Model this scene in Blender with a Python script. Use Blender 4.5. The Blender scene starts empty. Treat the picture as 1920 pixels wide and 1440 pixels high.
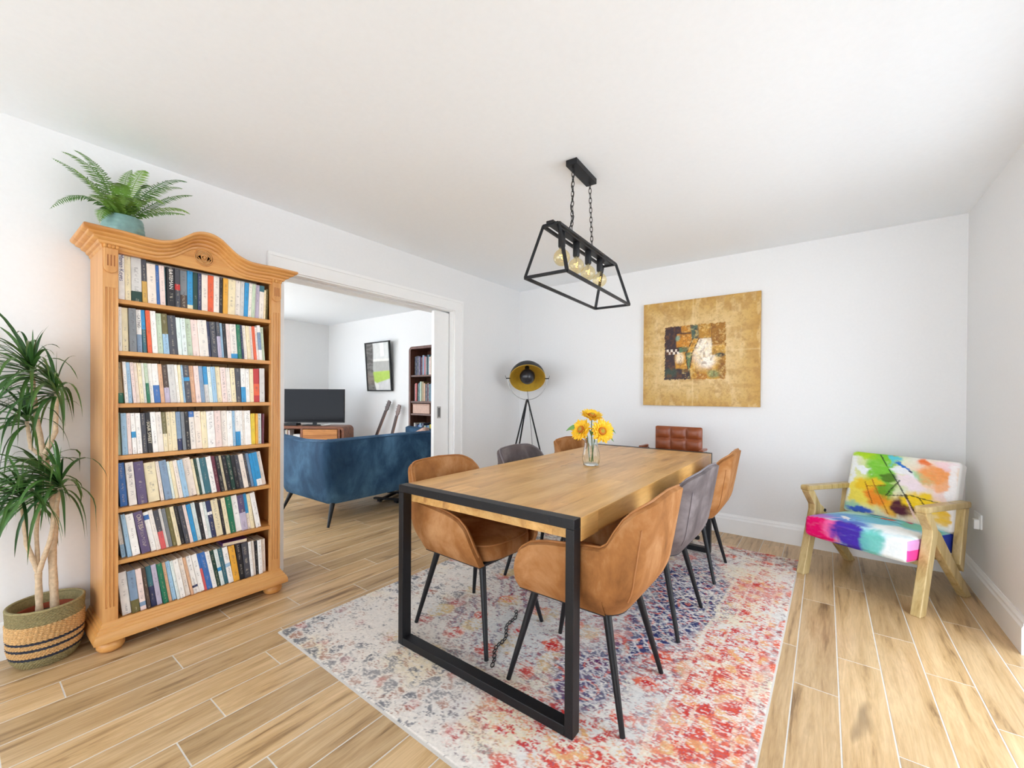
import bpy, bmesh, math, random
import numpy as np
from mathutils import Vector, Matrix, Euler

random.seed(7)
SC = bpy.context.scene
COL = SC.collection
PI = math.pi
R = math.radians

# ------------------------------------------------------------------ camera
CAM = np.array([2.8956, -4.0241, 1.1771])
FPX, YAW, PITCH, ROLL, CYS = 785.07, .64221, -.00607, .00624, 26.13
def cam_axes():
    cy, sy = math.cos(YAW), math.sin(YAW)
    f = np.array([-sy*math.cos(PITCH), cy*math.cos(PITCH), math.sin(PITCH)])
    r = np.array([cy, sy, 0.]); u = np.cross(r, f)
    c, s = math.cos(ROLL), math.sin(ROLL)
    return c*r+s*u, -s*r+c*u, f
CR, CU, CF = cam_axes()
def ray(px, py): return CF + CR*(px-960)/FPX + CU*(720+CYS-py)/FPX
def onplane(px, py, ax, v):            # photo pixel -> point on the plane axis = v
    d = ray(px, py); return CAM + d*((v-CAM[ax])/d[ax])
cd = bpy.data.cameras.new('camera'); co = bpy.data.objects.new('camera', cd); COL.objects.link(co)
cd.sensor_width = 36; cd.lens = FPX/1920*36; cd.shift_y = CYS/1920; cd.clip_start = .02
co.matrix_world = Matrix(((CR[0], CU[0], -CF[0], CAM[0]), (CR[1], CU[1], -CF[1], CAM[1]), (CR[2], CU[2], -CF[2], CAM[2]), (0, 0, 0, 1)))
SC.camera = co

# ------------------------------------------------------------------ daylight and exposure
W = bpy.data.worlds.new('sky'); SC.world = W; W.use_nodes = True
bg = W.node_tree.nodes['Background']; bg.inputs[0].default_value = (.865, .955, 1.065, 1); bg.inputs[1].default_value = 4.6
SC.view_settings.view_transform = 'Standard'; SC.view_settings.look = 'None'
SC.view_settings.gamma = 1; SC.view_settings.use_curve_mapping = False
SC.view_settings.exposure = .09
SC.cycles.max_bounces = 14; SC.cycles.diffuse_bounces = 9; SC.cycles.glossy_bounces = 5; SC.cycles.transmission_bounces = 10
SC.cycles.transparent_max_bounces = 12
SC.cycles.caustics_reflective = False
sl = bpy.data.lights.new('added_sun', 'SUN'); sl.energy = 26; sl.angle = R(.6); sl.color = (.92, .965, 1)
so_ = bpy.data.objects.new('added_sun', sl); COL.objects.link(so_); so_.rotation_euler = (R(-38), 0, 0)     # high sun added behind the painting wall: the paving bounces its light indoors
def portal(name, loc, rot, sx, sy):    # guides the sky light through a wall opening
    l = bpy.data.lights.new(name, 'AREA'); l.shape = 'RECTANGLE'; l.size = sx; l.size_y = sy
    l.cycles.is_portal = True
    o = bpy.data.objects.new(name, l); COL.objects.link(o); o.location = loc; o.rotation_euler = rot
H = 2.4; RW = 3.645
portal('sky_portal_terrace', (RW+.20, -2.0, 1.08), (0, R(90), 0), 2.15, 1.84)
portal('sky_portal_rear', (1.85, -6.0, 1.15), (R(90), 0, 0), 3.5, 2.3)
portal('sky_portal_living', (-2.2, -5.17, 1.3), (R(90), 0, 0), 3.4, 1.5)
portal('sky_portal_side', (-4.27, -2.95, 1.225), (0, R(-90), 0), 1.85, 2.9)

# ------------------------------------------------------------------ helpers: nodes
def S(nt, sock, val):
    if isinstance(val, bpy.types.NodeSocket): nt.links.new(val, sock)
    elif isinstance(val, (tuple, list)) and len(val) == 3 and sock.type == 'RGBA': sock.default_value = (*val, 1)
    else: sock.default_value = val
def N(nt, typ, ins=None, **props):
    n = nt.nodes.new('ShaderNode'+typ)
    for k, v in props.items(): setattr(n, k, v)
    for k, v in (ins or {}).items(): S(nt, n.inputs[k], v)
    return n
def mixc(nt, fac, a, b, blend='MIX'):
    n = N(nt, 'Mix', data_type='RGBA', blend_type=blend); n.clamp_factor = True
    S(nt, n.inputs[0], fac); S(nt, n.inputs[6], a); S(nt, n.inputs[7], b); return n.outputs[2]
def mth(nt, op, a, b=0., c=0.):
    n = N(nt, 'Math', operation=op); S(nt, n.inputs[0], a); S(nt, n.inputs[1], b); S(nt, n.inputs[2], c); return n.outputs[0]
def ramp(nt, fac, stops):
    n = N(nt, 'ValToRGB'); cr = n.color_ramp
    while len(cr.elements) < len(stops): cr.elements.new(.5)
    for e, (p, c) in zip(cr.elements, stops):
        e.position = p; e.color = (*c, 1) if len(c) == 3 else c
    S(nt, n.inputs[0], fac); return n.outputs[0]
def coords(nt, scale=(1, 1, 1), rnd=True, src='Object'):
    v = N(nt, 'TexCoord').outputs[src]
    if rnd:
        oi = N(nt, 'ObjectInfo'); m = mth(nt, 'MULTIPLY', oi.outputs['Random'], 61.7)
        v = N(nt, 'VectorMath', {0: v, 1: m}, operation='ADD').outputs[0]
    return N(nt, 'Mapping', {'Vector': v, 'Scale': scale}).outputs[0]
def noise(nt, vec, scale, detail=4., rough=.5, dist=0.):
    return N(nt, 'TexNoise', {'Vector': vec, 'Scale': scale, 'Detail': detail, 'Roughness': rough, 'Distortion': dist}).outputs['Fac']
def bump(nt, h, strength=.2, dist=.002):
    return N(nt, 'Bump', {'Height': h, 'Strength': strength, 'Distance': dist}).outputs[0]
def new_mat(name, col=(.8, .8, .8), rough=.5, metal=0., spec=.5, sheen=0., **ins):
    m = bpy.data.materials.new(name); m.use_nodes = True; nt = m.node_tree; b = nt.nodes['Principled BSDF']
    S(nt, b.inputs['Base Color'], col); b.inputs['Roughness'].default_value = rough; b.inputs['Metallic'].default_value = metal
    b.inputs['Specular IOR Level'].default_value = spec; b.inputs['Sheen Weight'].default_value = sheen
    for k, v in ins.items(): S(nt, b.inputs[k.replace('_', ' ')], v)
    return m, nt, b
def plain(name, col, rough=.5, metal=0., var=.08, vs=30., bs=0., spec=.5, **ins):
    """even colour with slight noise variation"""
    m, nt, b = new_mat(name, col, rough, metal, spec, **ins)
    f = noise(nt, coords(nt), vs, 5, .6)
    c = ramp(nt, f, [(.3, tuple(x*(1-var) for x in col)), (.7, tuple(min(1, x*(1+var)) for x in col))])
    S(nt, b.inputs['Base Color'], c)
    if bs: S(nt, b.inputs['Normal'], bump(nt, f, bs))
    return m
def wood(name, light, mid, dark, axis, rough=.45, gs=1., knots=True, tint=.12, bs=.08, spec=.4, streak=.6):
    m, nt, b = new_mat(name, mid, rough, spec=spec)
    sc = [9., 9., 9.]; sc[axis] = .7
    v = coords(nt, tuple(s*gs for s in sc))
    warp = noise(nt, v, .6, 3, .5)
    vv = N(nt, 'VectorMath', {0: v, 1: mth(nt, 'MULTIPLY', warp, 1.6)}, operation='ADD').outputs[0]
    g1 = noise(nt, vv, 2.2, 6, .62)
    g2 = noise(nt, vv, 14., 3, .6)
    c = ramp(nt, g1, [(.30, dark), (.43, mid), (.62, light), (.8, tuple(min(1, x*1.06) for x in light))])
    c = mixc(nt, mth(nt, 'MULTIPLY', ramp(nt, g2, [(.35, (1, 1, 1)), (.6, (0, 0, 0))]), .22), c, dark)
    if knots:
        sk = [1.6, 1.6, 1.6]; sk[axis] = .55
        vk = coords(nt, tuple(s*gs for s in sk))
        kn = noise(nt, vk, 3.1, 2, .5, .6)
        km = ramp(nt, kn, [(.69, (0, 0, 0)), (.76, (1, 1, 1))])
        c = mixc(nt, mth(nt, 'MULTIPLY', km, streak), c, tuple(x*.45 for x in dark))
    oi = N(nt, 'ObjectInfo')
    t = ramp(nt, oi.outputs['Random'], [(0, (1-tint,)*3), (1, (1+tint*.5,)*3)])
    c = mixc(nt, 1., c, t, 'MULTIPLY')
    S(nt, b.inputs['Base Color'], c)
    S(nt, b.inputs['Normal'], bump(nt, g2, bs, .001))
    return m
def velvet(name, base, lightc, darkc, rough=.75, sheen=.35, scale=5.):
    m, nt, b = new_mat(name, base, rough, spec=.15, sheen=sheen)
    b.inputs['Sheen Roughness'].default_value = .4; S(nt, b.inputs['Sheen Tint'], lightc)
    v = coords(nt, (1, 1, .7))
    f = noise(nt, v, scale, 6, .62, .4); f2 = noise(nt, v, 90., 3, .6)
    c = ramp(nt, f, [(.28, darkc), (.5, base), (.72, lightc)])
    c = mixc(nt, mth(nt, 'MULTIPLY', f2, .18), c, darkc)
    S(nt, b.inputs['Base Color'], c); S(nt, b.inputs['Normal'], bump(nt, f2, .15, .001))
    return m
def attr_mat(name, rough=.6, spec=.3, fine=0., fs=400., **ins):
    m, nt, b = new_mat(name, (.5,)*3, rough, spec=spec, **ins)
    a = N(nt, 'Attribute', attribute_name='Col').outputs['Color']
    if fine:
        f = noise(nt, coords(nt, rnd=False), fs, 3, .6)
        a = mixc(nt, 1., a, ramp(nt, f, [(.25, (1-fine,)*3), (.75, (1+fine*.4,)*3)]), 'MULTIPLY')
        S(nt, b.inputs['Normal'], bump(nt, f, .3, .0015))
    S(nt, b.inputs['Base Color'], a); return m

def srgb(*c):
    return tuple((x/255/12.92 if x/255 <= .04045 else ((x/255+.055)/1.055)**2.4) for x in c)

# ------------------------------------------------------------------ helpers: meshes and objects
class MB:
    def __init__(s): s.v = []; s.f = []
    def add(s, vs, fs):
        o = len(s.v); s.v += [tuple(map(float, p)) for p in vs]; s.f += [tuple(i+o for i in f) for f in fs]; return s
    def box(s, x0, x1, y0, y1, z0, z1):
        return s.add([(x, y, z) for x in (x0, x1) for y in (y0, y1) for z in (z0, z1)],
                     [(0, 1, 3, 2), (4, 6, 7, 5), (0, 4, 5, 1), (2, 3, 7, 6), (0, 2, 6, 4), (1, 5, 7, 3)])
    def bar(s, p, q, w, h, up=(0, 0, 1)):
        p, q = Vector(p), Vector(q); d = (q-p).normalized(); a = d.cross(Vector(up))
        if a.length < 1e-4: a = d.cross(Vector((1, 0, 0)))
        a.normalize(); b = a.cross(d).normalized()
        vs = [c+a*(w/2*i)+b*(h/2*j) for c in (p, q) for i, j in ((-1, -1), (1, -1), (1, 1), (-1, 1))]
        return s.add(vs, [(3, 2, 1, 0), (4, 5, 6, 7)]+[(i, (i+1) % 4, 4+(i+1) % 4, 4+i) for i in range(4)])
    def tube(s, pts, r, n=8, closed=False, caps=True):
        pts = [Vector(p) for p in pts]; m = len(pts); rs = r if isinstance(r, (list, tuple)) else [r]*m
        vs = []; a = None
        for i, p in enumerate(pts):
            if closed: d = pts[(i+1) % m]-pts[i-1]
            else: d = pts[min(i+1, m-1)]-pts[max(i-1, 0)]
            d.normalize()
            if a is None:
                a = d.cross(Vector((0, 0, 1)))
                if a.length < 1e-3: a = d.cross(Vector((1, 0, 0)))
            a = (a-d*a.dot(d)).normalized(); b = d.cross(a)
            vs += [p+(a*math.cos(t)+b*math.sin(t))*rs[i] for t in (2*PI*k/n for k in range(n))]
        fs = []
        for i in range(m if closed else m-1):
            j = (i+1) % m
            fs += [(i*n+k, i*n+(k+1) % n, j*n+(k+1) % n, j*n+k) for k in range(n)]
        if caps and not closed: fs += [tuple(range(n-1, -1, -1)), tuple((m-1)*n+k for k in range(n))]
        return s.add(vs, fs)
    def cyl(s, p, q, r0, r1=None, n=16): return s.tube([p, q], [r0, r0 if r1 is None else r1], n)
    def lathe(s, prof, n=32, c=(0, 0, 0), caps=True):
        vs = []; fs = []; m = len(prof)
        for r_, z in prof:
            vs += [(c[0]+r_*math.cos(2*PI*k/n), c[1]+r_*math.sin(2*PI*k/n), c[2]+z) for k in range(n)]
        for i in range(m-1): fs += [(i*n+k, i*n+(k+1) % n, (i+1)*n+(k+1) % n, (i+1)*n+k) for k in range(n)]
        if caps and prof[0][0] > 1e-5: fs.append(tuple(range(n-1, -1, -1)))
        if caps and prof[-1][0] > 1e-5: fs.append(tuple((m-1)*n+k for k in range(n)))
        return s.add(vs, fs)
    def prism(s, poly, lo, hi, axis):
        def P(a, b, h): return {0: (h, a, b), 1: (a, h, b), 2: (a, b, h)}[axis]
        n = len(poly); vs = [P(a, b, lo) for a, b in poly]+[P(a, b, hi) for a, b in poly]
        return s.add(vs, [tuple(range(n-1, -1, -1)), tuple(range(n, 2*n))]+[(i, (i+1) % n, n+(i+1) % n, n+i) for i in range(n)])
    def grid(s, P, cu=False, cv=False):
        m, n = len(P), len(P[0]); vs = [p for row in P for p in row]; fs = []
        for i in range(m if cu else m-1):
            for j in range(n if cv else n-1):
                i2, j2 = (i+1) % m, (j+1) % n; fs.append((i*n+j, i*n+j2, i2*n+j2, i2*n+j))
        return s.add(vs, fs)
    def ob(s, name, mat, parent=None, loc=(0, 0, 0), rot=(0, 0, 0), smooth=None, bevel=0., seg=2, fix=True):
        me = bpy.data.meshes.new(name); me.from_pydata(s.v, [], s.f)
        if fix:
            bm = bmesh.new(); bm.from_mesh(me)
            bmesh.ops.remove_doubles(bm, verts=bm.verts, dist=1e-5)
            bmesh.ops.recalc_face_normals(bm, faces=bm.faces); bm.to_mesh(me); bm.free()
        return link(name, me, mat, parent, loc, rot, smooth, bevel, seg)
def link(name, me, mat, parent=None, loc=(0, 0, 0), rot=(0, 0, 0), smooth=None, bevel=0., seg=2):
    o = bpy.data.objects.new(name, me); COL.objects.link(o)
    if mat and not me.materials: me.materials.append(mat)
    o.parent = parent; o.location = loc; o.rotation_euler = rot
    if smooth is not None:
        me.polygons.foreach_set('use_smooth', [True]*len(me.polygons)); me.set_sharp_from_angle(angle=R(smooth))
    if bevel:
        b = o.modifiers.new('edge', 'BEVEL'); b.width = bevel; b.segments = seg; b.limit_method = 'ANGLE'; b.angle_limit = R(40)
    return o
def tag(o, label, cat, group=None, kind=None):
    o['label'] = label; o['category'] = cat
    if group: o['group'] = group
    if kind: o['kind'] = kind
    return o
def thing(name, label, cat, loc=(0, 0, 0), rz=0., group=None):
    o = bpy.data.objects.new(name, None); COL.objects.link(o); o.empty_display_size = .1
    o.location = loc; o.rotation_euler = (0, 0, rz); return tag(o, label, cat, group)
def copy_tree(o, parent=None):
    c = o.copy(); COL.objects.link(c); c.parent = parent
    for ch in list(o.children): copy_tree(ch, c)
    return c
def col_mesh(name, V, F, C):
    """mesh with a per-vertex colour attribute (C in linear rgb)"""
    me = bpy.data.meshes.new(name); me.from_pydata([tuple(p) for p in V], [], F)
    a = me.color_attributes.new('Col', 'FLOAT_COLOR', 'POINT')
    C = np.asarray(C, dtype=np.float32); a.data.foreach_set('color', np.c_[C, np.ones(len(C), np.float32)].ravel()); return me
def _hash(i, j, s):
    n = (i.astype(np.int64)*374761393 + j.astype(np.int64)*668265263 + s*1442695041) & 0x7fffffff
    n = ((n ^ (n >> 13))*1274126177) & 0x7fffffff
    return ((n ^ (n >> 16)) & 0xffff)/65535.
def vn(x, y, s=0):
    i, j = np.floor(x), np.floor(y); fx, fy = x-i, y-j; fx = fx*fx*(3-2*fx); fy = fy*fy*(3-2*fy)
    a, b, c, d = _hash(i, j, s), _hash(i+1, j, s), _hash(i, j+1, s), _hash(i+1, j+1, s)
    return (a*(1-fx)+b*fx)*(1-fy)+(c*(1-fx)+d*fx)*fy
def fbm(x, y, s=0, o=4, g=.5):
    t = 0; a = 1; w = 0
    for k in range(o): t = t+a*vn(x*2**k, y*2**k, s+17*k); w += a; a *= g
    return t/w
def sstep(a, b, x): t = np.clip((x-a)/(b-a), 0, 1); return t*t*(3-2*t)
def over(C, m, col): return C*(1-m[..., None])+np.asarray(col)*m[..., None]

# ------------------------------------------------------------------ materials
M = {}
M['wall'] = plain('wall_paint', (.79, .79, .788), .55, var=.012, vs=60, bs=.03, spec=.3)
M['ceil'] = plain('ceiling_paint', (.885, .922, .958), .7, var=.01, vs=40, spec=.2)
M['trim'] = plain('white_gloss_paint', (.86, .86, .85), .3, var=.01, vs=20, spec=.4)
M['grout'] = plain('pale_grout', (.64, .61, .56), .8, var=.06, vs=80)
M['plank'] = wood('oak_tile', srgb(214, 182, 138), srgb(194, 160, 114), srgb(128, 97, 63), 1, .3, gs=1.25, tint=.2, bs=.05, spec=.45, streak=.55)
M['pine_z'] = wood('pine_upright', srgb(214, 162, 104), srgb(204, 148, 88), srgb(180, 120, 64), 2, .35, gs=.9, tint=.05, streak=.35)
M['pine_y'] = wood('pine_rail', srgb(212, 158, 92), srgb(202, 142, 76), srgb(176, 114, 54), 1, .35, gs=.9, tint=.05, streak=.35)
M['pine_x'] = wood('pine_end', srgb(216, 160, 98), srgb(204, 144, 82), srgb(178, 116, 60), 0, .35, gs=.9, tint=.05, streak=.2)
M['pine_back'] = wood('pine_backing', srgb(196, 150, 92), srgb(180, 134, 78), srgb(150, 104, 56), 2, .5, tint=.1, streak=.3)
M['groove'] = plain('carved_recess', srgb(150, 88, 36), .5)
M['black'] = plain('black_metal', (.009, .009, .0105), .42, var=.2, vs=60, spec=.3)
M['black_soft'] = plain('satin_black', (.014, .014, .016), .5, var=.2, spec=.35)
M['tan'] = velvet('tan_velvet', srgb(160, 107, 60), srgb(200, 152, 106), srgb(112, 70, 36), sheen=.22)
M['tanpipe'] = plain('tan_piping', srgb(164, 108, 58), .6, var=.1)
M['grey'] = velvet('grey_velvet', srgb(106, 97, 97), srgb(146, 137, 137), srgb(70, 62, 63), sheen=.25)
M['greypipe'] = plain('grey_piping', srgb(120, 112, 116), .6, var=.1)
M['blue'] = velvet('blue_velvet', srgb(50, 80, 108), srgb(82, 118, 148), srgb(28, 50, 74), scale=4., sheen=.25)
M['leather'] = plain('brown_leather', srgb(140, 72, 38), .34, var=.14, vs=14, bs=.05)
M['chrome'] = plain('chrome', (.7, .7, .7), .12, 1., var=.02)
M['steel'] = plain('brushed_steel', (.45, .45, .44), .3, 1., var=.05)
M['gold'] = plain('gold_leaf_paint', srgb(206, 168, 62), .4, .15, var=.12, vs=20)
M['white_plastic'] = plain('white_plastic', (.84, .84, .83), .3, var=.01)
M['terracotta'] = plain('terracotta', srgb(150, 70, 44), .8, var=.15)
M['soil'] = plain('soil', (.03, .02, .014), .95, var=.4, vs=90)
M['pot_teal'] = plain('glazed_teal', srgb(122, 156, 150), .45, var=.12, vs=50, bs=.1)
M['bark'] = plain('pale_bark', srgb(196, 172, 142), .85, var=.22, vs=70, bs=.5)
def leaf_mat(name, a, b2, rough=.4):
    m, nt, b = new_mat(name, a, rough, spec=.4)
    oi = N(nt, 'ObjectInfo'); f = noise(nt, coords(nt), 22, 3)
    c = mixc(nt, oi.outputs['Random'], a, b2); c = mixc(nt, mth(nt, 'MULTIPLY', f, .5), c, tuple(x*.55 for x in a))
    S(nt, b.inputs['Base Color'], c); b.inputs['Subsurface Weight'].default_value = 0
    return m
M['fern'] = leaf_mat('fern_green', srgb(66, 110, 48), srgb(140, 178, 74))
M['drac'] = leaf_mat('dracaena_green', srgb(44, 82, 40), srgb(86, 128, 58), .35)
def thin_glass(name, tint, k=.06):
    m, nt, b = new_mat(name, tint, .05); out = nt.nodes['Material Output']
    fc = N(nt, 'LayerWeight', {'Blend': .5}).outputs['Facing']; fr = N(nt, 'Math', {0: fc, 1: 4.}, operation='POWER'); fr = N(nt, 'Math', {0: fr.outputs[0], 1: .35}, operation='MULTIPLY'); tr = N(nt, 'BsdfTransparent', {'Color': tint}); gl = N(nt, 'BsdfGlossy', {'Color': (1, .95, .85), 'Roughness': .03})
    mx = N(nt, 'MixShader', {0: mth(nt, 'ADD', fr.outputs[0], k), 1: tr.outputs[0], 2: gl.outputs[0]}); nt.links.new(mx.outputs[0], out.inputs[0]); return m
M['amber'] = thin_glass('amber_glass', (.97, .90, .70))
M['glass'] = new_mat('clear_glass', (.97, 1, .98), .02, IOR=1.3, Transmission_Weight=1.)[0]
M['filament'] = new_mat('filament', (1, .6, .2), .5, Emission_Color=(1, .55, .15), Emission_Strength=6.)[0]

# ================================================================== the setting
def struct(o, label, cat): return tag(o, label, cat, kind='structure')
X0, PW_ = 2.7997, .14945
floor = struct(MB().box(-4.35, 3.945, -6.75, .15, -.12, -.0007).ob('floor', M['grout']), 'wood-look plank tile floor with pale grout lines', 'floor')
pl_cache = {}
def plank(x0, x1, y0, y1):
    w, l = round(x1-x0, 4), round(y1-y0, 4)
    if w < .012 or l < .012: return
    if (w, l) not in pl_cache:
        a, b, e = w/2, l/2, .0006; mb = MB()
        vs = [(-a, -b, -.0024), (a, -b, -.0024), (a, b, -.0024), (-a, b, -.0024), (-a, -b, -e), (a, -b, -e), (a, b, -e), (-a, b, -e),
              (-a+e, -b+e, 0), (a-e, -b+e, 0), (a-e, b-e, 0), (-a+e, b-e, 0)]
        mb.add(vs, [(i, (i+1) % 4, 4+(i+1) % 4, 4+i) for i in range(4)]+[(4+i, 4+(i+1) % 4, 8+(i+1) % 4, 8+i) for i in range(4)]+[(8, 9, 10, 11)])
        me = bpy.data.meshes.new('plank'); me.from_pydata(mb.v, [], mb.f); pl_cache[(w, l)] = me
    link('plank', pl_cache[(w, l)], M['plank'], floor, ((x0+x1)/2, (y0+y1)/2, 0))
rp = random.Random(3)
known = {0: -1.04, 1: -.722, 2: -1.263, 3: -.629, 4: -.893, 5: -1.22}
rest = MB()
for k in range(-47, 6):
    xa, xb = X0+PW_*k, X0+PW_*(k+1)
    j = known.get(k, -rp.choice([.12, .3, .42, .58, .7, .84])-rp.random()*.05)
    while j < -.05: j += .9
    if j > 0: j -= .9
    ends = [0.]+[j-.9*i for i in range(9) if j-.9*i > -6.6]+[-6.6]
    for (ya, yb) in zip(ends[1:], ends[:-1]):
        x0, x1 = xa+.0023, min(xb, RW-.004)-.0023
        if -.15 < x0 < 0. and not (-2.71 < (ya+yb)/2 < -1.1): pass
        lr = xb <= 0
        if (not lr and yb > -4.75) or (lr and xa > -2.6 and yb > -3.1): plank(x0, x1, ya+.0022, yb-.0022)
        elif xa > -4.2 and not (lr and ya < -5.1):
            rest.add([(x0, ya+.002, 0), (x1, ya+.002, 0), (x1, yb-.002, 0), (x0, yb-.002, 0)], [(0, 1, 2, 3)])
ro = rest.ob('plank_field', M['plank'], floor, fix=False); ro['kind'] = 'stuff'

struct(MB().box(-4.35, 3.945, -6.75, .15, H, H+.12).ob('ceiling', M['ceil']), 'plain white ceiling', 'ceiling')
struct(MB().box(-4.35, 3.945, 0, .15, 0, H).ob('wall_back', M['wall']), 'white wall behind the painting, running on into the living room', 'wall')
# wall with the wide pocket-door opening into the living room
OY0, OY1, OZ = -2.71, -1.10, 2.0
wl = MB()
for xa, xb in ((-.22, -.108), (-.052, 0)):
    wl.box(xa, xb, OY1, 0, 0, H).box(xa, xb, OY0, OY1, OZ, H)
wl.box(-.22, 0, -6.6, OY0, 0, H).box(-.108, -.052, OY0, OY1, 2.04, H).box(-.108, -.052, OY1, 0, 2.04, H).box(-.108, -.052, -.05, 0, 0, 2.04)
struct(wl.ob('wall_left', M['wall'], fix=False), 'white wall with the wide opening behind the pine bookcase', 'wall')
wr = MB().box(RW, RW+.3, -1.084, 0, 0, H).box(RW, RW+.3, -2.92, -1.084, 2.06, H).box(RW, RW+.3, -6.0, -2.92, 0, H)
struct(wr.ob('wall_right', M['wall'], fix=False), 'white wall beside the colourful armchair, ending at the bright terrace opening', 'wall')
wq = MB().box(-.15, RW+.3, -6.15, -6.0, 2.3, H).box(-.15, .1, -6.15, -6.0, 0, 2.3).box(3.6, RW+.3, -6.15, -6.0, 0, 2.3)  # unseen full-height opening, added behind the viewpoint to even out the light
struct(wq.ob('wall_rear', M['wall'], fix=False), 'white wall behind the viewpoint, with an added full-height opening for even light', 'wall')
struct(MB().box(-4.35, -4.2, -1.5, 0, 0, H).box(-4.35, -4.2, -5.1, -4.4, 0, H).box(-4.35, -4.2, -4.4, -1.5, 0, .3).box(-4.35, -4.2, -4.4, -1.5, 2.15, H).ob('wall_far', M['wall'], fix=False), 'white living room wall behind the television', 'wall')
wf = MB().box(-4.35, -.22, -5.25, -5.1, 0, .55).box(-4.35, -.22, -5.25, -5.1, 2.05, H).box(-4.35, -3.9, -5.25, -5.1, .55, 2.05).box(-.5, -.22, -5.25, -5.1, .55, 2.05)
struct(wf.ob('wall_front', M['wall'], fix=False), 'white living room wall with a wide front window', 'wall')
gr = MB().box(-16, 3.95, -18, 12, -.3, -.125).box(7.5, 16, -18, 12, -.3, -.125)  # unseen pale ground, added to bounce light up to the ceiling
struct(gr.ob('ground', plain('added_paving', (.62, .62, .61), .9, var=.08, vs=2)), 'unseen pale paved ground around the house, added to bounce light indoors', 'ground')
dk = MB()  # unseen darker decking, added to cut bounced light on the ceiling
for k in range(24): dk.box(3.96+.148*k, 3.96+.148*k+.142, -8, 3, -.2, -.06)
struct(dk.ob('terrace', wood('added_grey_decking', srgb(144, 144, 144), srgb(130, 131, 132), srgb(112, 113, 114), 1, .7)), 'added grey board terrace outside the bright opening, dulling the bounced light', 'terrace')

# skirting boards
bp = [(0, 0), (.018, 0), (.018, .122), (.013, .134), (.012, .146), (.006, .156), (.004, .163), (0, .163)]
def skirting(name, label, axis, base, sgn, a, b):
    poly = [(base+sgn*t, z) for t, z in bp]
    o = (MB().prism(poly, a, b, 0) if axis == 'x' else MB().prism(poly, a, b, 1)).ob(name, M['trim'])
    return struct(o, label, 'baseboard')
skirting('baseboard_back', 'white moulded skirting board along the wall below the painting', 'x', 0, -1, 0, RW)
skirting('baseboard_right', 'white moulded skirting board beside the armchair below the socket', 'y', RW, -1, -1.084, -.018)
skirting('baseboard_left', 'white moulded skirting board between the doorway and the room corner', 'y', 0, 1, -.99, -.018)
skirting('baseboard_near', 'white moulded skirting board behind the basket and pine bookcase', 'y', 0, 1, -6.6, -2.815)
skirting('baseboard_living', 'white skirting board along the living room wall behind the guitars', 'x', 0, -1, -4.2, -.22)
skirting('baseboard_far', 'white skirting board on the living room wall behind the media unit', 'y', -4.2, 1, -5.1, -.018)

# door casing and lining
cs = MB()
for ya, yb in ((-2.807, OY0+.004), (OY1-.004, -.99)):
    cs.box(0, .016, ya, yb, 0, OZ-.004)
cs.box(0, .016, -2.807, -.99, OZ-.004, 2.1)
cs.box(.016, .022, -2.807, -2.785, 0, 2.078).box(.016, .022, -1.012, -.99, 0, 2.078).box(.016, .022, -2.807, -.99, 2.078, 2.1)
struct(cs.ob('trim_1', M['trim'], bevel=.002, fix=False), 'white door casing around the living room opening', 'door casing')
cs = MB()
for xa, xb in ((-.22, -.108), (-.052, 0)):
    cs.box(xa, xb, OY1-.014, OY1, 0, OZ).box(xa, xb, OY0, OY1-.014, OZ-.014, OZ)
cs.box(-.22, 0, OY0, OY0+.014, 0, OZ-.014)
struct(cs.ob('trim_2', M['trim'], bevel=.0015, fix=False), 'white jamb lining inside the living room opening', 'door lining')
dr = struct(MB().box(-.099, -.061, -1.302, -.42, .006, 1.975).ob('door_1', M['trim'], bevel=.002), 'white pocket door slid most of the way into the wall', 'door')
fp = MB().box(-.0612, -.0595, -1.262, -1.212, .955, 1.067).ob('flush_pull', M['steel'], dr, bevel=.001)
MB().box(-.0596, -.0588, -1.25, -1.224, .968, 1.054).ob('pull_recess', plain('dark_recess', (.12, .12, .12), .5), fp)

# wall socket
so = thing('wall_socket', 'white double wall socket low on the wall beside the armchair', 'socket', (RW, -.316, .443), 0)
MB().box(-.009, 0, -.073, .073, -.043, .043).ob('face_plate', M['white_plastic'], so, bevel=.003)
for y in (-.045, .045): MB().box(-.011, -.008, y-.008, y+.008, .012, .03).ob('rocker_switch', M['white_plastic'], so, bevel=.001)
MB().box(-.034, -.009, -.062, -.02, -.045, .012).ob('plug', M['white_plastic'], so, bevel=.004)

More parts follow.
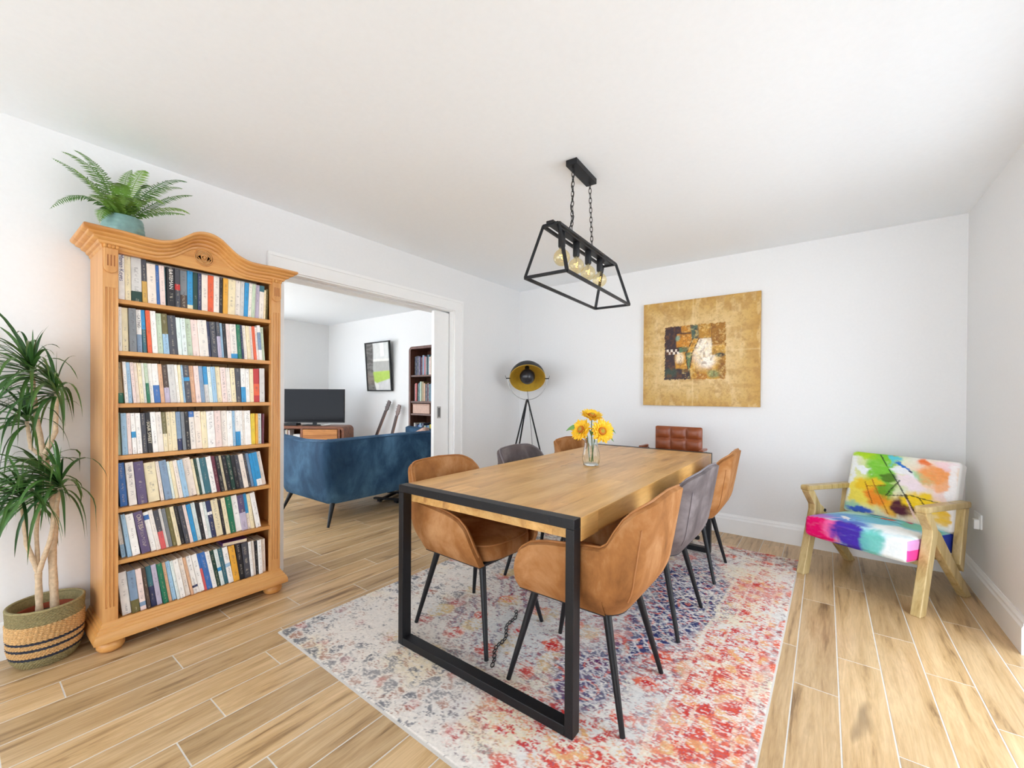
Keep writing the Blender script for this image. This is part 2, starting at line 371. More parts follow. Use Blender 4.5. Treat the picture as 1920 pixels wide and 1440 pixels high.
# ================================================================== rug
def make_rug():
    Wd, Ln, st = 1.98, 2.70, .0046
    nu, nv = int(Wd/st), int(Ln/st)
    u, v = np.meshgrid(np.linspace(0, Wd, nu+1), np.linspace(0, Ln, nv+1), indexing='ij')
    x = u; y = v
    wx = x+.05*(fbm(x*7, y*7, 3)-.5)+.02*(fbm(x*30, y*30, 8)-.5); wy = y+.05*(fbm(x*7, y*7, 5)-.5)+.02*(fbm(x*30, y*30, 9)-.5)
    cream = np.array(srgb(232, 225, 216)); C = np.ones(x.shape+(3,))*cream
    C = over(C, sstep(.4, .7, fbm(x*3, y*3, 21))*.6, srgb(212, 214, 214))
    C = over(C, sstep(.52, .74, fbm(x*4, y*4, 31))*.55, srgb(234, 216, 172))
    # folded ornament: distances to the centre and to the four sides
    cx, cy = abs(wx-Wd/2), abs(wy-Ln/2)
    edge = np.minimum(np.minimum(wx, Wd-wx), np.minimum(wy, Ln-wy))
    dia = cx*1.35+cy
    orn = np.sin(wx*48)*np.sin(wy*48)+.8*np.sin((wx+wy)*31)*np.sin((wx-wy)*31)
    rings = np.sin(np.hypot((wx*6.2) % 1-.5, (wy*6.2) % 1-.5)*21)
    lines = np.sin(dia*52)
    scr = np.sin((wx+.3*np.sin(wy*23))*84)*np.sin((wy+.3*np.sin(wx*26))*74)
    latt = np.maximum(np.abs(np.sin((wx+wy)*36)), np.abs(np.sin((wx-wy)*36)))
    wear = fbm(x*70, y*150, 41, 3); wear2 = fbm(x*4, y*4, 51, 4); fine = fbm(x*190, y*240, 61, 2); mid = fbm(x*30, y*40, 47, 3)
    def dm(m, lo, k=.45, sf=.035): return np.clip(m, 0, 1)*sstep(lo-.026-sf, lo-.026+sf, wear*.42+fine*.3+mid*.28+k*(wear2-.5))
    right = sstep(.9, 1.6, x+.25*(fbm(x*2.5, y*2.5, 71)-.5)); left = 1-sstep(.30, .75, x+.2*(fbm(x*3, y*3, 73)-.5))
    near = 1-sstep(.25, .75, y+.2*(fbm(x*3, y*3, 77)-.5)); far = sstep(2.2, 2.6, y); pale = np.maximum(left, near*(1-right*.9))
    slate, navy, red, coral, plum = srgb(112, 114, 122), srgb(40, 54, 108), srgb(202, 52, 54), srgb(228, 110, 82), srgb(126, 56, 78)
    rust, ochre, mauve = srgb(164, 98, 66), srgb(232, 204, 140), srgb(112, 104, 132)
    fieldm = sstep(.28, .34, edge)
    # slate ornament with rust flecks in the pale borders
    C = over(C, dm(sstep(.05, .3, orn), .52)*(.35+.5*pale), slate)
    C = over(C, dm(sstep(.3, .6, scr), .54)*(.3+.5*pale), srgb(86, 90, 102))
    C = over(C, dm(sstep(.2, .5, -orn), .565)*pale*.7, rust)
    # field: mauve lattice, red flowers, plum scrolls and ochre flecks
    C = over(C, dm(sstep(.35, .65, lines), .5)*fieldm*(1-pale)*.75, mauve)
    C = over(C, dm(sstep(.3, .6, rings), .52)*.75*(1-pale), plum)
    fl = np.hypot((wx*4.6+.3) % 1-.5, (wy*4.6+.1) % 1-.5)
    C = over(C, dm(1-sstep(.2, .26, fl), .47)*(1-pale)*.95, coral)
    C = over(C, dm(1-sstep(.1, .15, fl), .44)*(1-pale*.7), red)
    C = over(C, dm(sstep(.3, .6, -scr)*fieldm, .55)*.85*(1-pale), red)
    fl2 = np.hypot((wx*4.1+.55) % 1-.5, (wy*3.3+.4) % 1-.5)
    C = over(C, dm(1-sstep(.2, .28, fl2), .53)*fieldm*.7, ochre)
    # navy medallion right of the middle, crossed by a pale lattice
    med = 1-sstep(.27, .33, np.abs(wx-1.46)+np.abs(wy-1.62)*.36)
    med = np.maximum(med, (1-sstep(.14, .2, np.abs(wx-1.36)+np.abs(wy-.66)*.5))*.85)
    C = over(C, dm(med, .44, .3)*.95, navy)
    C = over(C, dm(med*sstep(.965, .985, latt), .42)*.9, srgb(220, 214, 216))
    C = over(C, dm(med*sstep(.5, .75, rings), .55)*.85, coral)
    # coral border on the right with cream guard stripes
    bd = sstep(1.66, 1.69, wx)*(1-sstep(1.92, 1.95, wx))*sstep(.15, .35, wy)*(1-sstep(2.3, 2.5, wy))
    bd = np.maximum(bd, sstep(1.0, 1.3, wx)*(1-sstep(1.92, 1.95, wx))*sstep(.14, .2, wy)*(1-sstep(.40, .46, wy)))
    C = over(C, dm(bd, .5)*.8, coral)
    C = over(C, dm(bd*sstep(.1, .4, orn), .51)*.9, red)
    C = over(C, dm(bd*sstep(.2, .5, scr), .55)*.8, mauve)
    C = over(C, dm(bd*sstep(.3, .6, -orn), .53)*.8, ochre)
    gs = (np.abs(wx-1.67) < .010) | (np.abs(wx-1.76) < .006) | (np.abs(wx-1.90) < .008)
    C = over(C, gs*.75*sstep(.35, .5, wear)*sstep(.3, .4, wy), srgb(236, 224, 200))
    C = over(C, far*dm(sstep(-.2, .3, orn), .5)*.8, srgb(118, 108, 112))
    # worn pale threads
    C = over(C, right*dm(np.ones_like(x), .6)*.5*(1-med), coral)
    C = over(C, sstep(.60, .66, fbm(x*60, y*150, 91, 3))*.7, cream*1.02)
    C = over(C, sstep(.55, .68, fbm(x*3.1, y*3.1, 95, 4))*.22, cream)
    C *= (.86+.28*fbm(x*150, y*150, 99, 2))[..., None]
    bind = (edge*0+np.minimum(np.minimum(x, Wd-x), np.minimum(y, Ln-y))) < .007
    C[bind] = srgb(186, 180, 172)
    z = .0095+.0012*fbm(x*120, y*120, 5, 2)
    ed = np.minimum(np.minimum(x, Wd-x), np.minimum(y, Ln-y)); z = np.where(ed < 1e-6, .0005, np.where(ed < .0065, .0075, z))
    V = np.stack([x-Wd/2, y-Ln/2, z], -1).reshape(-1, 3)
    i, j = np.meshgrid(np.arange(nu), np.arange(nv), indexing='ij'); a = (i*(nv+1)+j).ravel()
    F = np.stack([a, a+nv+1, a+nv+2, a+1], 1)
    me = bpy.data.meshes.new('rug'); me.vertices.add(len(V)); me.vertices.foreach_set('co', V.ravel())
    me.loops.add(F.size); me.loops.foreach_set('vertex_index', F.ravel()); me.polygons.add(len(F))
    me.polygons.foreach_set('loop_start', np.arange(0, F.size, 4)); me.update(calc_edges=True)
    at = me.color_attributes.new('Col', 'FLOAT_COLOR', 'POINT')
    at.data.foreach_set('color', np.c_[np.clip(C.reshape(-1, 3), 0, 1), np.ones(len(V))].astype(np.float32).ravel())
    me.polygons.foreach_set('use_smooth', [True]*len(F))
    o = link('area_rug', me, attr_mat('woven_pile', .95, .05, .25, 500.), None, (1.752, -1.728, 0), (0, 0, R(-.7)))
    tag(o, 'distressed oriental rug in cream, red and navy under the dining table', 'rug')
make_rug()
RZ = .0109

# ================================================================== dining table
TX0, TX1, TYN, TYF, TZ = 1.300, 2.222, -2.772, -.612, .757
tb = thing('dining_table', 'rectangular dining table with thick wood top and black steel loop legs', 'table', ((TX0+TX1)/2, (TYN+TYF)/2, RZ))
hx, hy = (TX1-TX0)/2, (TYF-TYN)/2; zt = TZ-RZ
def table_wood():
    m, nt, b = new_mat('mango_wood', srgb(204, 160, 100), .33, spec=.45)
    v0 = coords(nt, rnd=False)
    br = N(nt, 'TexBrick', {'Vector': N(nt, 'Mapping', {'Vector': v0, 'Rotation': (0, 0, R(90))}).outputs[0], 'Color1': (.0, .0, .0, 1), 'Color2': (1, 1, 1, 1), 'Mortar': (.5, .5, .5, 1),
                            'Scale': 1., 'Mortar Size': .0, 'Brick Width': .55, 'Row Height': .115, 'Bias': 0.}, offset=.37)
    off = N(nt, 'VectorMath', {0: v0, 1: N(nt, 'VectorMath', {0: br.outputs[0], 'Scale': 9.}, operation='SCALE').outputs[0]}, operation='ADD').outputs[0]
    v = N(nt, 'Mapping', {'Vector': off, 'Scale': (8, .75, 8)}).outputs[0]
    g1 = noise(nt, v, 1.8, 6, .6, .5); g2 = noise(nt, v, 18., 3, .6)
    c = ramp(nt, g1, [(.25, srgb(156, 102, 52)), (.42, srgb(206, 156, 90)), (.6, srgb(224, 178, 112)), (.8, srgb(236, 196, 134))])
    c = mixc(nt, 1., c, ramp(nt, br.outputs[0], [(0, (.86, .85, .82)), (1, (1.06, 1.05, 1.03))]), 'MULTIPLY')
    k = noise(nt, N(nt, 'Mapping', {'Vector': off, 'Scale': (2.6, .8, 2.6)}).outputs[0], 3.4, 3, .55, .8)
    c = mixc(nt, mth(nt, 'MULTIPLY', ramp(nt, k, [(.66, (0, 0, 0)), (.76, (1, 1, 1))]), .6), c, srgb(116, 70, 34))
    c = mixc(nt, mth(nt, 'MULTIPLY', ramp(nt, g2, [(.3, (1, 1, 1)), (.55, (0, 0, 0))]), .16), c, srgb(130, 84, 42))
    S(nt, b.inputs['Base Color'], c); S(nt, b.inputs['Normal'], bump(nt, g2, .05, .001)); return m
MB().box(-hx+.001, hx+.003, -hy+.05, hy-.05, zt-.084, zt-.002).ob('tabletop', table_wood(), tb, bevel=.002)
for nm, ya, yb in (('near', -hy, -hy+.05), ('far', hy-.05, hy)):
    fr = MB().box(-hx, hx, ya, yb, zt-.034, zt).ob('leg_frame', M['black'], tb, bevel=.0025)
    for xa in (-hx, hx-.032): MB().box(xa, xa+.032, ya, yb, .0, zt-.034).ob('upright', M['black'], fr, bevel=.0025)
    MB().box(-hx+.032, hx-.032, ya, yb, .0, .036).ob('floor_rail', M['black'], fr, bevel=.0025)
    for xs in (-.2, .05, .36): MB().cyl((xs, ya+(.0 if nm == 'near' else .05), zt-.02), (xs, ya-.0012 if nm == 'near' else yb+.0012, zt-.02), .005, n=12).ob('screw_head', M['black_soft'], fr)

# black chain lying across the rug under the table
ch = thing('floor_chain', 'thin black link chain lying on the rug under the table', 'chain', (1.66, -2.47, RZ))
pa, pb = Vector((-.085, .26, .004)), Vector((.085, -.16, .004)); nl = 17
for i in range(nl):
    c = pa.lerp(pb, i/(nl-1))+Vector((.012*math.sin(i*.9), 0, .001*(i % 2))); d = (pb-pa).normalized(); s_ = Vector((-d.y, d.x, 0))
    MB().tube([c+d*(.016*math.cos(t))+s_*(.0065*math.sin(t))+Vector((0, 0, .002*math.sin(t)*(1 if i % 2 else -1))) for t in (2*PI*k/14 for k in range(14))], .0022, 6, closed=True).ob('chain_link', M['black'], ch, smooth=60)

# ================================================================== upholstered bucket chairs
def shell(cols, prof, th, z0, rows, rim=.008):
    """cols: (x, y, nx, ny, bx, by, h): top outline, outward normal, bottom outline, height of rim."""
    outer, inner, rimp = [], [], []
    for (x, y, nx, ny, bx, by, h) in cols:
        co_, ci = [], []
        for k in range(rows+1):
            z = z0+(h-z0)*k/rows; g, dx = prof(z)
            px, py = bx+(x-bx)*g, by+(y-by)*g
            px += dx*max(0., -nx)
            co_.append((px, py, z)); ci.append((px-nx*th, py-ny*th, z))
        outer.append(co_); inner.append(ci)
        p = co_[-1]; rimp.append((p[0]-nx*th*.5, p[1]-ny*th*.5, p[2]+rim))
    mb = MB(); P = [o+[r]+i[::-1] for o, r, i in zip(outer, rimp, inner)]
    mb.grid(P)
    n = len(P[0])
    for row in (P[0], P[-1]): mb.add(row, [tuple(range(n))])
    return mb, outer, rimp
def make_chair(fab, pipe):
    root = thing('dining_chair', '-', 'chair')
    w, xb_, r = .268, -.30, .12
    def hs(X): return float(np.interp(X, [-.18, -.06, .03, .10, .14, .17, .19, .205], [.638, .626, .616, .602, .582, .546, .496, .435]))
    half = []
    for X in (.205, .193, .18, .165, .15, .11, .07, .03, -.02, -.06, -.1, -.14, -.178): half.append((X, w, 0, 1, X*.97-.004, .205, hs(X)))
    for a in (10, 20, 32, 45, 58, 72, 85):
        c, s = math.cos(R(a)), math.sin(R(a)); h = float(np.interp(a, [0, 10, 20, 32, 45, 58, 72, 90], [.638, .654, .696, .740, .770, .786, .797, .804]))
        half.append((-.18-r*s, w-r+r*c, -s, c, -.135-.085*s, .12+.085*c, h))
    for Y in (.115, .06, 0): half.append((xb_, Y, -1, 0, -.22, Y, .806+.006*(1-Y/.12)))
    cols = half+[(x, -y, nx, -ny, bx, -by, h) for (x, y, nx, ny, bx, by, h) in half[-2::-1]]
    def prof(z):
        k = min(1., max(0., (z-.392)/.20)); return 1-(1-k)**2.3, -.17*max(0., z-.56)
    mb, outer, rimp = shell(cols, prof, .034, .392, 12)
    sh = mb.ob('shell', fab, root, smooth=50)
    mb = MB(); mb.tube([(p[0], p[1], p[2]+.002) for p in rimp], .0045, 6); mb.ob('piping', pipe, sh, smooth=60)
    for i in (17, len(cols)-18):      # stitched darts running up the back corners
        mb = MB(); mb.tube([(p[0]-.001, p[1], p[2]) for p in outer[i][2:11]], .0022, 5); mb.ob('stitched_dart', pipe, sh)
    # underside plate
    bot = [(c[4], c[5]) for c in cols]
    MB().prism(bot, .388, .40, 2).ob('underside', M['black_soft'], root)
    n = 40; seat = []
    for z, k in ((.398, .9), (.405, .97), (.42, 1.), (.458, 1.), (.474, .97), (.484, .9), (.489, .7), (.491, .35), (.491, .02)):
        row = []
        for i in range(n):
            t = 2*PI*i/n; c, s = math.cos(t), math.sin(t); e = 2/3.2
            row.append((.005+.222*k*math.copysign(abs(c)**e, c), .212*k*math.copysign(abs(s)**e, s), z))
        seat.append(row)
    mb = MB().grid(seat, cv=True); mb.add(seat[-1], [tuple(range(n))]); st = mb.ob('seat_cushion', fab, root, smooth=60)
    MB().tube([(p[0], p[1], .476) for p in seat[4]], .004, 6, closed=True).ob('piping', pipe, st, smooth=60)
    for sx in (1, -1):
        for sy in (1, -1):
            lg = MB().tube([(.15*sx, .14*sy, .395), (.245*sx, .21*sy, 0)], [.0165, .0095], 14).ob('leg', M['black'], root, smooth=60)
    return root
pt = make_chair(M['tan'], M['tanpipe']); pg_ = make_chair(M['grey'], M['greypipe'])
used = set()
def put_chair(src, x, y, rz, label, group):
    c = src if src.name not in used else copy_tree(src); used.add(c.name)
    c.location = (x, y, RZ); c.rotation_euler = (0, 0, rz); c['label'] = label; c['group'] = group
G = 'velvet bucket chairs around the dining table'
put_chair(pt, 2.107, -2.445, PI, 'tan velvet bucket chair on the armchair side, at the table end away from the painting', G)
put_chair(pg_, 2.107, -1.75, PI-.02, 'grey velvet bucket chair on the armchair side of the table', G)
put_chair(pt, 2.105, -.985, PI+.02, 'tan velvet bucket chair on the armchair side, beside the brown leather chair', G)
put_chair(pt, 1.479, -2.40, R(-2.5), 'tan velvet bucket chair on the sofa side of the table, nearest the bookcase', G)
put_chair(pg_, 1.483, -1.665, R(.5), 'grey velvet bucket chair on the sofa side of the table', G)
put_chair(pt, 1.483, -.945, R(-.5), 'tan velvet bucket chair beside the tripod floor lamp', G)

# ================================================================== brown leather chair at the head of the table
hc = thing('leather_chair', 'brown padded leather chair with chrome arms at the far table end', 'chair', (1.878, -.30, RZ), 0)
bk = MB().box(-.195, .195, .035, .065, .50, .905).ob('backrest', M['leather'], hc, bevel=.02, seg=4)
def pad(x0, x1, z0, z1, nx_=8):
    P = []
    for i in range(nx_+1):
        row = []
        for j in range(nx_+1):
            a, b = i/nx_*2-1, j/nx_*2-1; d = .022*(1-abs(a)**3.5)*(1-abs(b)**3.5)
            row.append((x0+(x1-x0)*i/nx_, .037-d, z0+(z1-z0)*j/nx_))
        P.append(row)
    return MB().grid(P)
for i in range(3):
    for j in range(4):
        pad(-.193+.1287*i, -.193+.1287*(i+1), .505+.0985*j, .505+.0985*(j+1)).ob('padded_square', M['leather'], bk, smooth=60, fix=False)
MB().box(-.21, .21, -.36, .05, .43, .50).ob('seat', M['leather'], hc, bevel=.025, seg=4)
for s in (-1, 1):
    MB().tube([(s*.215, .05, .56), (s*.235, .0, .70), (s*.24, -.05, .722), (s*.24, -.22, .72), (s*.235, -.27, .69), (s*.215, -.28, .50), (s*.15, -.27, .435)], .011, 10).ob('armrest', M['chrome'], hc, smooth=60)
    MB().box(s*.24-.017, s*.24+.017, -.21, -.05, .728, .745).ob('arm_pad', M['leather'], hc, bevel=.006)
MB().lathe([(.03, .03), (.03, .2), (.022, .2), (.022, .43)], 20, (0, -.10, 0)).ob('pedestal', M['chrome'], hc, smooth=40)
for k in range(5):
    a = 2*PI*k/5+.3; MB().bar((0, -.10, .045), (.19*math.cos(a), -.10+.19*math.sin(a), .022), .034, .022).ob('base_arm', M['chrome'], hc, bevel=.004)
    zf = -RZ if -.40+.19*math.sin(a) > -.385 else 0.
    MB().lathe([(.012, zf), (.02, zf+.004), (.02, .014), (.01, .02)], 12, (.19*math.cos(a), -.10+.19*math.sin(a), 0)).ob('foot', M['black_soft'], hc)

# ================================================================== vase with sunflowers
VX, VY = 1.76, -1.70
vs_ = thing('glass_vase', 'clear ribbed glass vase of sunflowers on the dining table', 'vase', (VX, VY, TZ-.0018))
prof = [(.0, .002), (.036, .0), (.045, .004), (.049, .02), (.0525, .045), (.05, .07), (.044, .1), (.039, .13), (.038, .15), (.041, .168), (.0385, .168), (.0355, .15), (.0365, .13), (.0415, .1), (.0475, .07), (.05, .045), (.0465, .022), (.042, .012), (.0, .012)]
n = 48; P = [[(r_*(1+.025*abs(math.sin(6*2*PI*k/n)))*math.cos(2*PI*k/n), r_*(1+.025*abs(math.sin(6*2*PI*k/n)))*math.sin(2*PI*k/n), z) for k in range(n)] for r_, z in prof]
MB().grid(P, cv=True).ob('vase_body', M['glass'], vs_, smooth=60)
yel = leaf_mat('sunflower_petal', srgb(250, 190, 20), srgb(255, 214, 60), .6); org = plain('sunflower_disc', srgb(190, 110, 30), .9, var=.4, vs=200, bs=.6)
disc2 = plain('sunflower_centre', srgb(170, 150, 50), .9, var=.3, vs=200, bs=.6); stemg = plain('flower_stem', srgb(84, 110, 52), .6, var=.2)
leafg = leaf_mat('flower_leaf', srgb(78, 124, 58), srgb(120, 164, 90))
def sunflower(label, head, nrm, r0, foot):
    """head: flower centre relative to vase base; nrm: the way it faces"""
    t = thing('sunflower', label, 'flower', (VX, VY, TZ), 0, 'sunflowers in the glass vase')
    hd, nv = Vector(head), Vector(nrm).normalized(); q = nv.to_track_quat('Z', 'Y'); ft = Vector(foot)
    nk = Vector((hd.x, hd.y, 0)); nk = nk.normalized()*min(.027, nk.length*.6); nk.z = .17
    c2 = nk+(nk-ft).normalized()*.02; e_ = hd-nv*.012
    pts = [ft.lerp(nk, i/5) for i in range(5)]+[(1-s)**2*nk+2*s*(1-s)*c2+s*s*e_ for s in (i/6 for i in range(7))]
    MB().tube(pts, .0032, 8).ob('stem', stemg, t, smooth=60)
    rr = random.Random(label)
    for lay, (cnt, ln, lift, rot) in enumerate(((24, r0, .12, 0), (24, r0*.95, .36, .13), (20, r0*.8, .62, .05), (14, r0*.58, .95, .2))):
        for k in range(cnt):
            a = 2*PI*k/cnt+rot+rr.uniform(-.07, .07); L = ln*rr.uniform(.85, 1.08); lf = lift+rr.uniform(-.12, .12); wd = .0115*rr.uniform(.8, 1.15)
            P = []
            for s in (0, .25, .5, .75, 1):
                rad = r0*.28+(L-r0*.28)*s; z = lf*L*s*(1-.45*s)-.004
                ww = wd*math.sin(PI*min(.97, .18+.8*s))
                P.append([q @ Vector((rad*math.cos(a)-o*ww*math.sin(a), rad*math.sin(a)+o*ww*math.cos(a), z-abs(o)*.0015))+hd for o in (-1, 0, 1)])
            MB().grid(P).ob('petal', yel, t, smooth=60, fix=False)
    MB().lathe([(r0*.3, -.006), (r0*.31, .004), (r0*.26, .010), (r0*.16, .011)], 24).ob('seed_ring', org, t, loc=hd, rot=q.to_euler(), smooth=50)
    MB().lathe([(r0*.17, .004), (r0*.16, .012), (r0*.1, .014), (.0, .013)], 20).ob('seed_disc', disc2, t, loc=hd, rot=q.to_euler(), smooth=50)
    MB().lathe([(.0, -.014), (.008, -.012), (r0*.34, -.006), (r0*.36, -.003), (0, -.004)], 20).ob('calyx', stemg, t, loc=hd, rot=q.to_euler(), smooth=50)
    return t
def flower_leaf(t, base, tip, wd, sag=.02):
    b, e = Vector(base), Vector(tip); d = e-b; sd = d.cross(Vector((.55, -.6, .5))).normalized(); P = []
    for s in (0, .2, .4, .6, .8, 1):
        c = b+d*s+Vector((0, 0, sag*math.sin(PI*s))); ww = wd*math.sin(PI*min(.98, .1+.88*s))
        P.append([c+sd*(o*ww)+Vector((0, 0, abs(o)*ww*.3)) for o in (-1, 0, 1)])
    MB().grid(P).ob('leaf', leafg, t, smooth=60, fix=False)
e1, e2, tc = Vector((.8, .6, 0)), Vector((.6, -.8, 0)), Vector((0, 0, 1))   # across the view, towards it, up
s1 = sunflower('open sunflower facing forward with a dark seed ring, lowest of the bunch', e1*.052+e2*.062+tc*.212, e1*.25+e2*.85+tc*.22, .076, (.006, -.01, .02))
s2 = sunflower('sunflower turned sideways towards the doorway, beside a pointed leaf', e1*-.068+e2*.03+tc*.218, e1*-.62+e2*.55+tc*.35, .072, (-.012, .006, .02))
s3 = sunflower('topmost sunflower of the bunch, tipped up towards the ceiling', e1*.014+e2*-.052+tc*.300, e1*.1+e2*.35+tc*.75, .072, (.008, .01, .02))
flower_leaf(s2, e1*-.05+tc*.205, e1*-.155+e2*.01+tc*.207, .017)
flower_leaf(s2, e1*-.03+tc*.19, e1*-.085+e2*.05+tc*.185, .012)
flower_leaf(s1, e1*.05+tc*.19, e1*.13+e2*.03+tc*.145, .013)
flower_leaf(s1, e1*.09+tc*.205, e1*.15+e2*.0+tc*.19, .009)
flower_leaf(s3, e1*.0+tc*.2, e1*-.01+e2*.06+tc*.175, .015)

# ================================================================== pine bookcase
BX, BY = .02, -3.2375
bc = thing('pine_bookcase', 'tall honey pine bookcase with arched cornice, seven shelves of books and bun feet', 'bookcase', (BX, BY, 0))
HW, FX = .3825, .28
def arch(y): return float(np.interp(abs(y), [0, .03, .06, .09, .115, .14, .17, .20, .25, .32, .5], [.094, .09, .077, .052, .031, .015, .003, -.004, -.004, 0, 0]))
def mould(profile, withz, n=64):
    P = []
    for o, z in profile:
        row = [(0, -HW-o, z), (FX+o, -HW-o, z)]
        row += [(FX+o, (HW+o)*t, z+(arch((HW+o)*t) if withz else 0)) for t in np.linspace(-1, 1, n)[1:-1]]
        P.append(row+[(FX+o, HW+o, z), (0, HW+o, z)])
    return MB().grid(P)
for s in (-1, 1):
    MB().box(0, FX-.03, min(s*HW, s*(HW-.022)), max(s*HW, s*(HW-.022)), .055, 1.86).ob('side_panel', M['pine_z'], bc)
    # fluted front post
    y0, y1 = sorted((s*HW, s*(HW-.052))); poly = [(FX-.03, y0), (FX, y0)]
    for k in range(3):
        c = y0+.013+.013*k
        poly += [(FX, c-.0042), (FX-.0042, c-.002), (FX-.0042, c+.002), (FX, c+.0042)]
    poly += [(FX, y1), (FX-.03, y1)]
    po = MB().prism(poly, .20, 1.655, 2).box(FX-.03, FX, y0, y1, .10, .20).box(FX-.03, FX, y0, y1, 1.655, 1.86).ob('post', M['pine_z'], bc, fix=False)
    # carved corbel: three beads over a rounded tongue
    yc = (y0+y1)/2
    ton = [(yc-.024, 1.83), (yc-.024, 1.745)]+[(yc-.024*math.cos(t), 1.745-.026*math.sin(t)) for t in np.linspace(0, PI, 11)[1:-1]]+[(yc+.024, 1.745), (yc+.024, 1.83)]
    cb = MB().prism(ton, FX, FX+.012, 0).ob('corbel', M['pine_z'], bc, bevel=.002)
    for k in range(4):
        MB().lathe([(.0, -.0065), (.008, -.0062), (.0105, -.003), (.0105, .003), (.008, .0062), (0, .0065)], 14).ob('bead', M['pine_y'], cb, loc=(FX+.010, yc-.0195+.013*k, 1.838), rot=(R(90), 0, 0), smooth=50)
    for k in (-1, 0, 1): MB().box(FX+.0115, FX+.0128, yc+.011*k-.0022, yc+.011*k+.0022, 1.75, 1.80).ob('carved_slot', M['groove'], cb)
nb = 9; bw = (2*HW-.044)/nb
for k in range(nb):
    ya = -HW+.022+bw*k; MB().box(.002, .012, ya+.0018, ya+bw-.0018, .10, 1.86).ob('back_board', M['pine_back'], bc)
MB().box(-.003, .002, -HW+.022, HW-.022, .10, 1.86).ob('backing', plain('shadow_gap', (.05, .03, .015), .8), bc)
SH = [1.610, 1.371, 1.129, .887, .644, .404, .130]
for z in SH: MB().box(.012, FX-.008, -HW+.022, HW-.022, z-.02, z).ob('shelf', M['pine_y'], bc, bevel=.002)
MB().box(.0, FX, -HW, HW, 1.872, 1.89).ob('top_panel', M['pine_y'], bc)
fp_ = [(-HW+.052, 1.818), (HW-.052, 1.818)]+[(y, 1.868+arch(y)) for y in np.linspace(HW-.052, -HW+.052, 50)]
fa = MB().prism(fp_, FX-.02, FX-.001, 0).ob('arched_fascia', M['pine_y'], bc)
cp = [(0, 1.842), (.004, 1.846), (.006, 1.856), (.014, 1.860), (.017, 1.866), (.018, 1.871), (.031, 1.876), (.034, 1.880), (.035, 1.885), (.049, 1.890), (.053, 1.894), (.054, 1.898), (.064, 1.902), (.069, 1.908), (.070, 1.916), (.066, 1.920), (.0, 1.920), (-.02, 1.915), (-.02, 1.87)]
cp = [(o, z-.014) for o, z in cp]
mould(cp, True).ob('cornice', M['pine_y'], bc, smooth=35)
rs = MB()
for rr_, w_ in ((.041, .0028), (.034, .0022), (.012, .003)): rs.tube([(FX+.0005, rr_*math.cos(t), rr_*1.02*math.sin(t)) for t in np.linspace(0, 2*PI, 33)[:-1]], w_, 6, closed=True)
for k in range(4):
    a0, a1 = PI/2*k, PI/2*(k+1); rs.tube([(FX+.0005, .03*math.cos(a0)*(1-t)+.03*math.cos(a1)*t, .03*math.sin(a0)*(1-t)+.03*math.sin(a1)*t) for t in np.linspace(0, 1, 6)], .002, 6)
ros = rs.ob('rosette', M['pine_x'], bc, loc=(0, 0, 1.884), smooth=60)
MB().lathe([(0, -.001), (.039, -.001), (.039, .0008), (0, .0008)], 32).ob('rosette_ground', M['pine_back'], ros, loc=(FX-.0008, 0, 0), rot=(0, R(90), 0))
MB().lathe([(.007, 0), (.006, .004), (.0, .005)], 14).ob('rosette_button', M['pine_y'], ros, loc=(FX, 0, 0), rot=(0, R(90), 0), smooth=50)
pp = [(-.006, .130), (.0, .138), (.004, .134), (.006, .126), (.011, .122), (.013, .114), (.018, .110), (.020, .102), (.026, .097), (.028, .088), (.032, .082), (.033, .056), (.0, .054), (-.006, .054)]
mould(pp, False, 6).ob('plinth_moulding', M['pine_y'], bc, smooth=35)
for sx in (.06, .255):
    for s in (-1, 1):
        MB().lathe([(.0, 0), (.03, .0), (.042, .006), (.049, .018), (.05, .03), (.045, .044), (.034, .054), (.0, .054)], 28, (sx, s*.352, 0)).ob('bun_foot', M['pine_y'], bc, smooth=50)

# ------------------------------------------------------------------ books
PAL = dict(white=(246, 243, 238), offwhite=(238, 230, 220), cream=(240, 226, 188), pale=(224, 234, 230), ivory=(240, 226, 212), pink=(240, 218, 210), peach=(222, 176, 140),
           black=(36, 34, 38), charcoal=(74, 74, 82), grey=(128, 132, 136), silver=(214, 212, 208), blue=(62, 112, 180), sky=(52, 150, 206), navy=(50, 56, 92), lightblue=(160, 196, 222), teal=(58, 108, 120),
           darkgreen=(34, 66, 56), green=(34, 116, 84), palegreen=(196, 212, 186), olive=(112, 104, 62), orange=(232, 100, 58), amber=(232, 170, 60), yellow=(230, 204, 62), red=(196, 52, 50), maroon=(104, 44, 60),
           purple=(98, 84, 118), lilac=(192, 182, 202), brown=(84, 66, 56), tan=(178, 156, 112), gold=(206, 164, 84), rose=(216, 96, 96), steel=(132, 156, 182))
NAME = dict(offwhite='off-white', pale='pale grey-green', lightblue='light blue', darkgreen='dark green', palegreen='pale green', pink='pale pink', sky='bright blue', steel='steel blue', gold='golden')
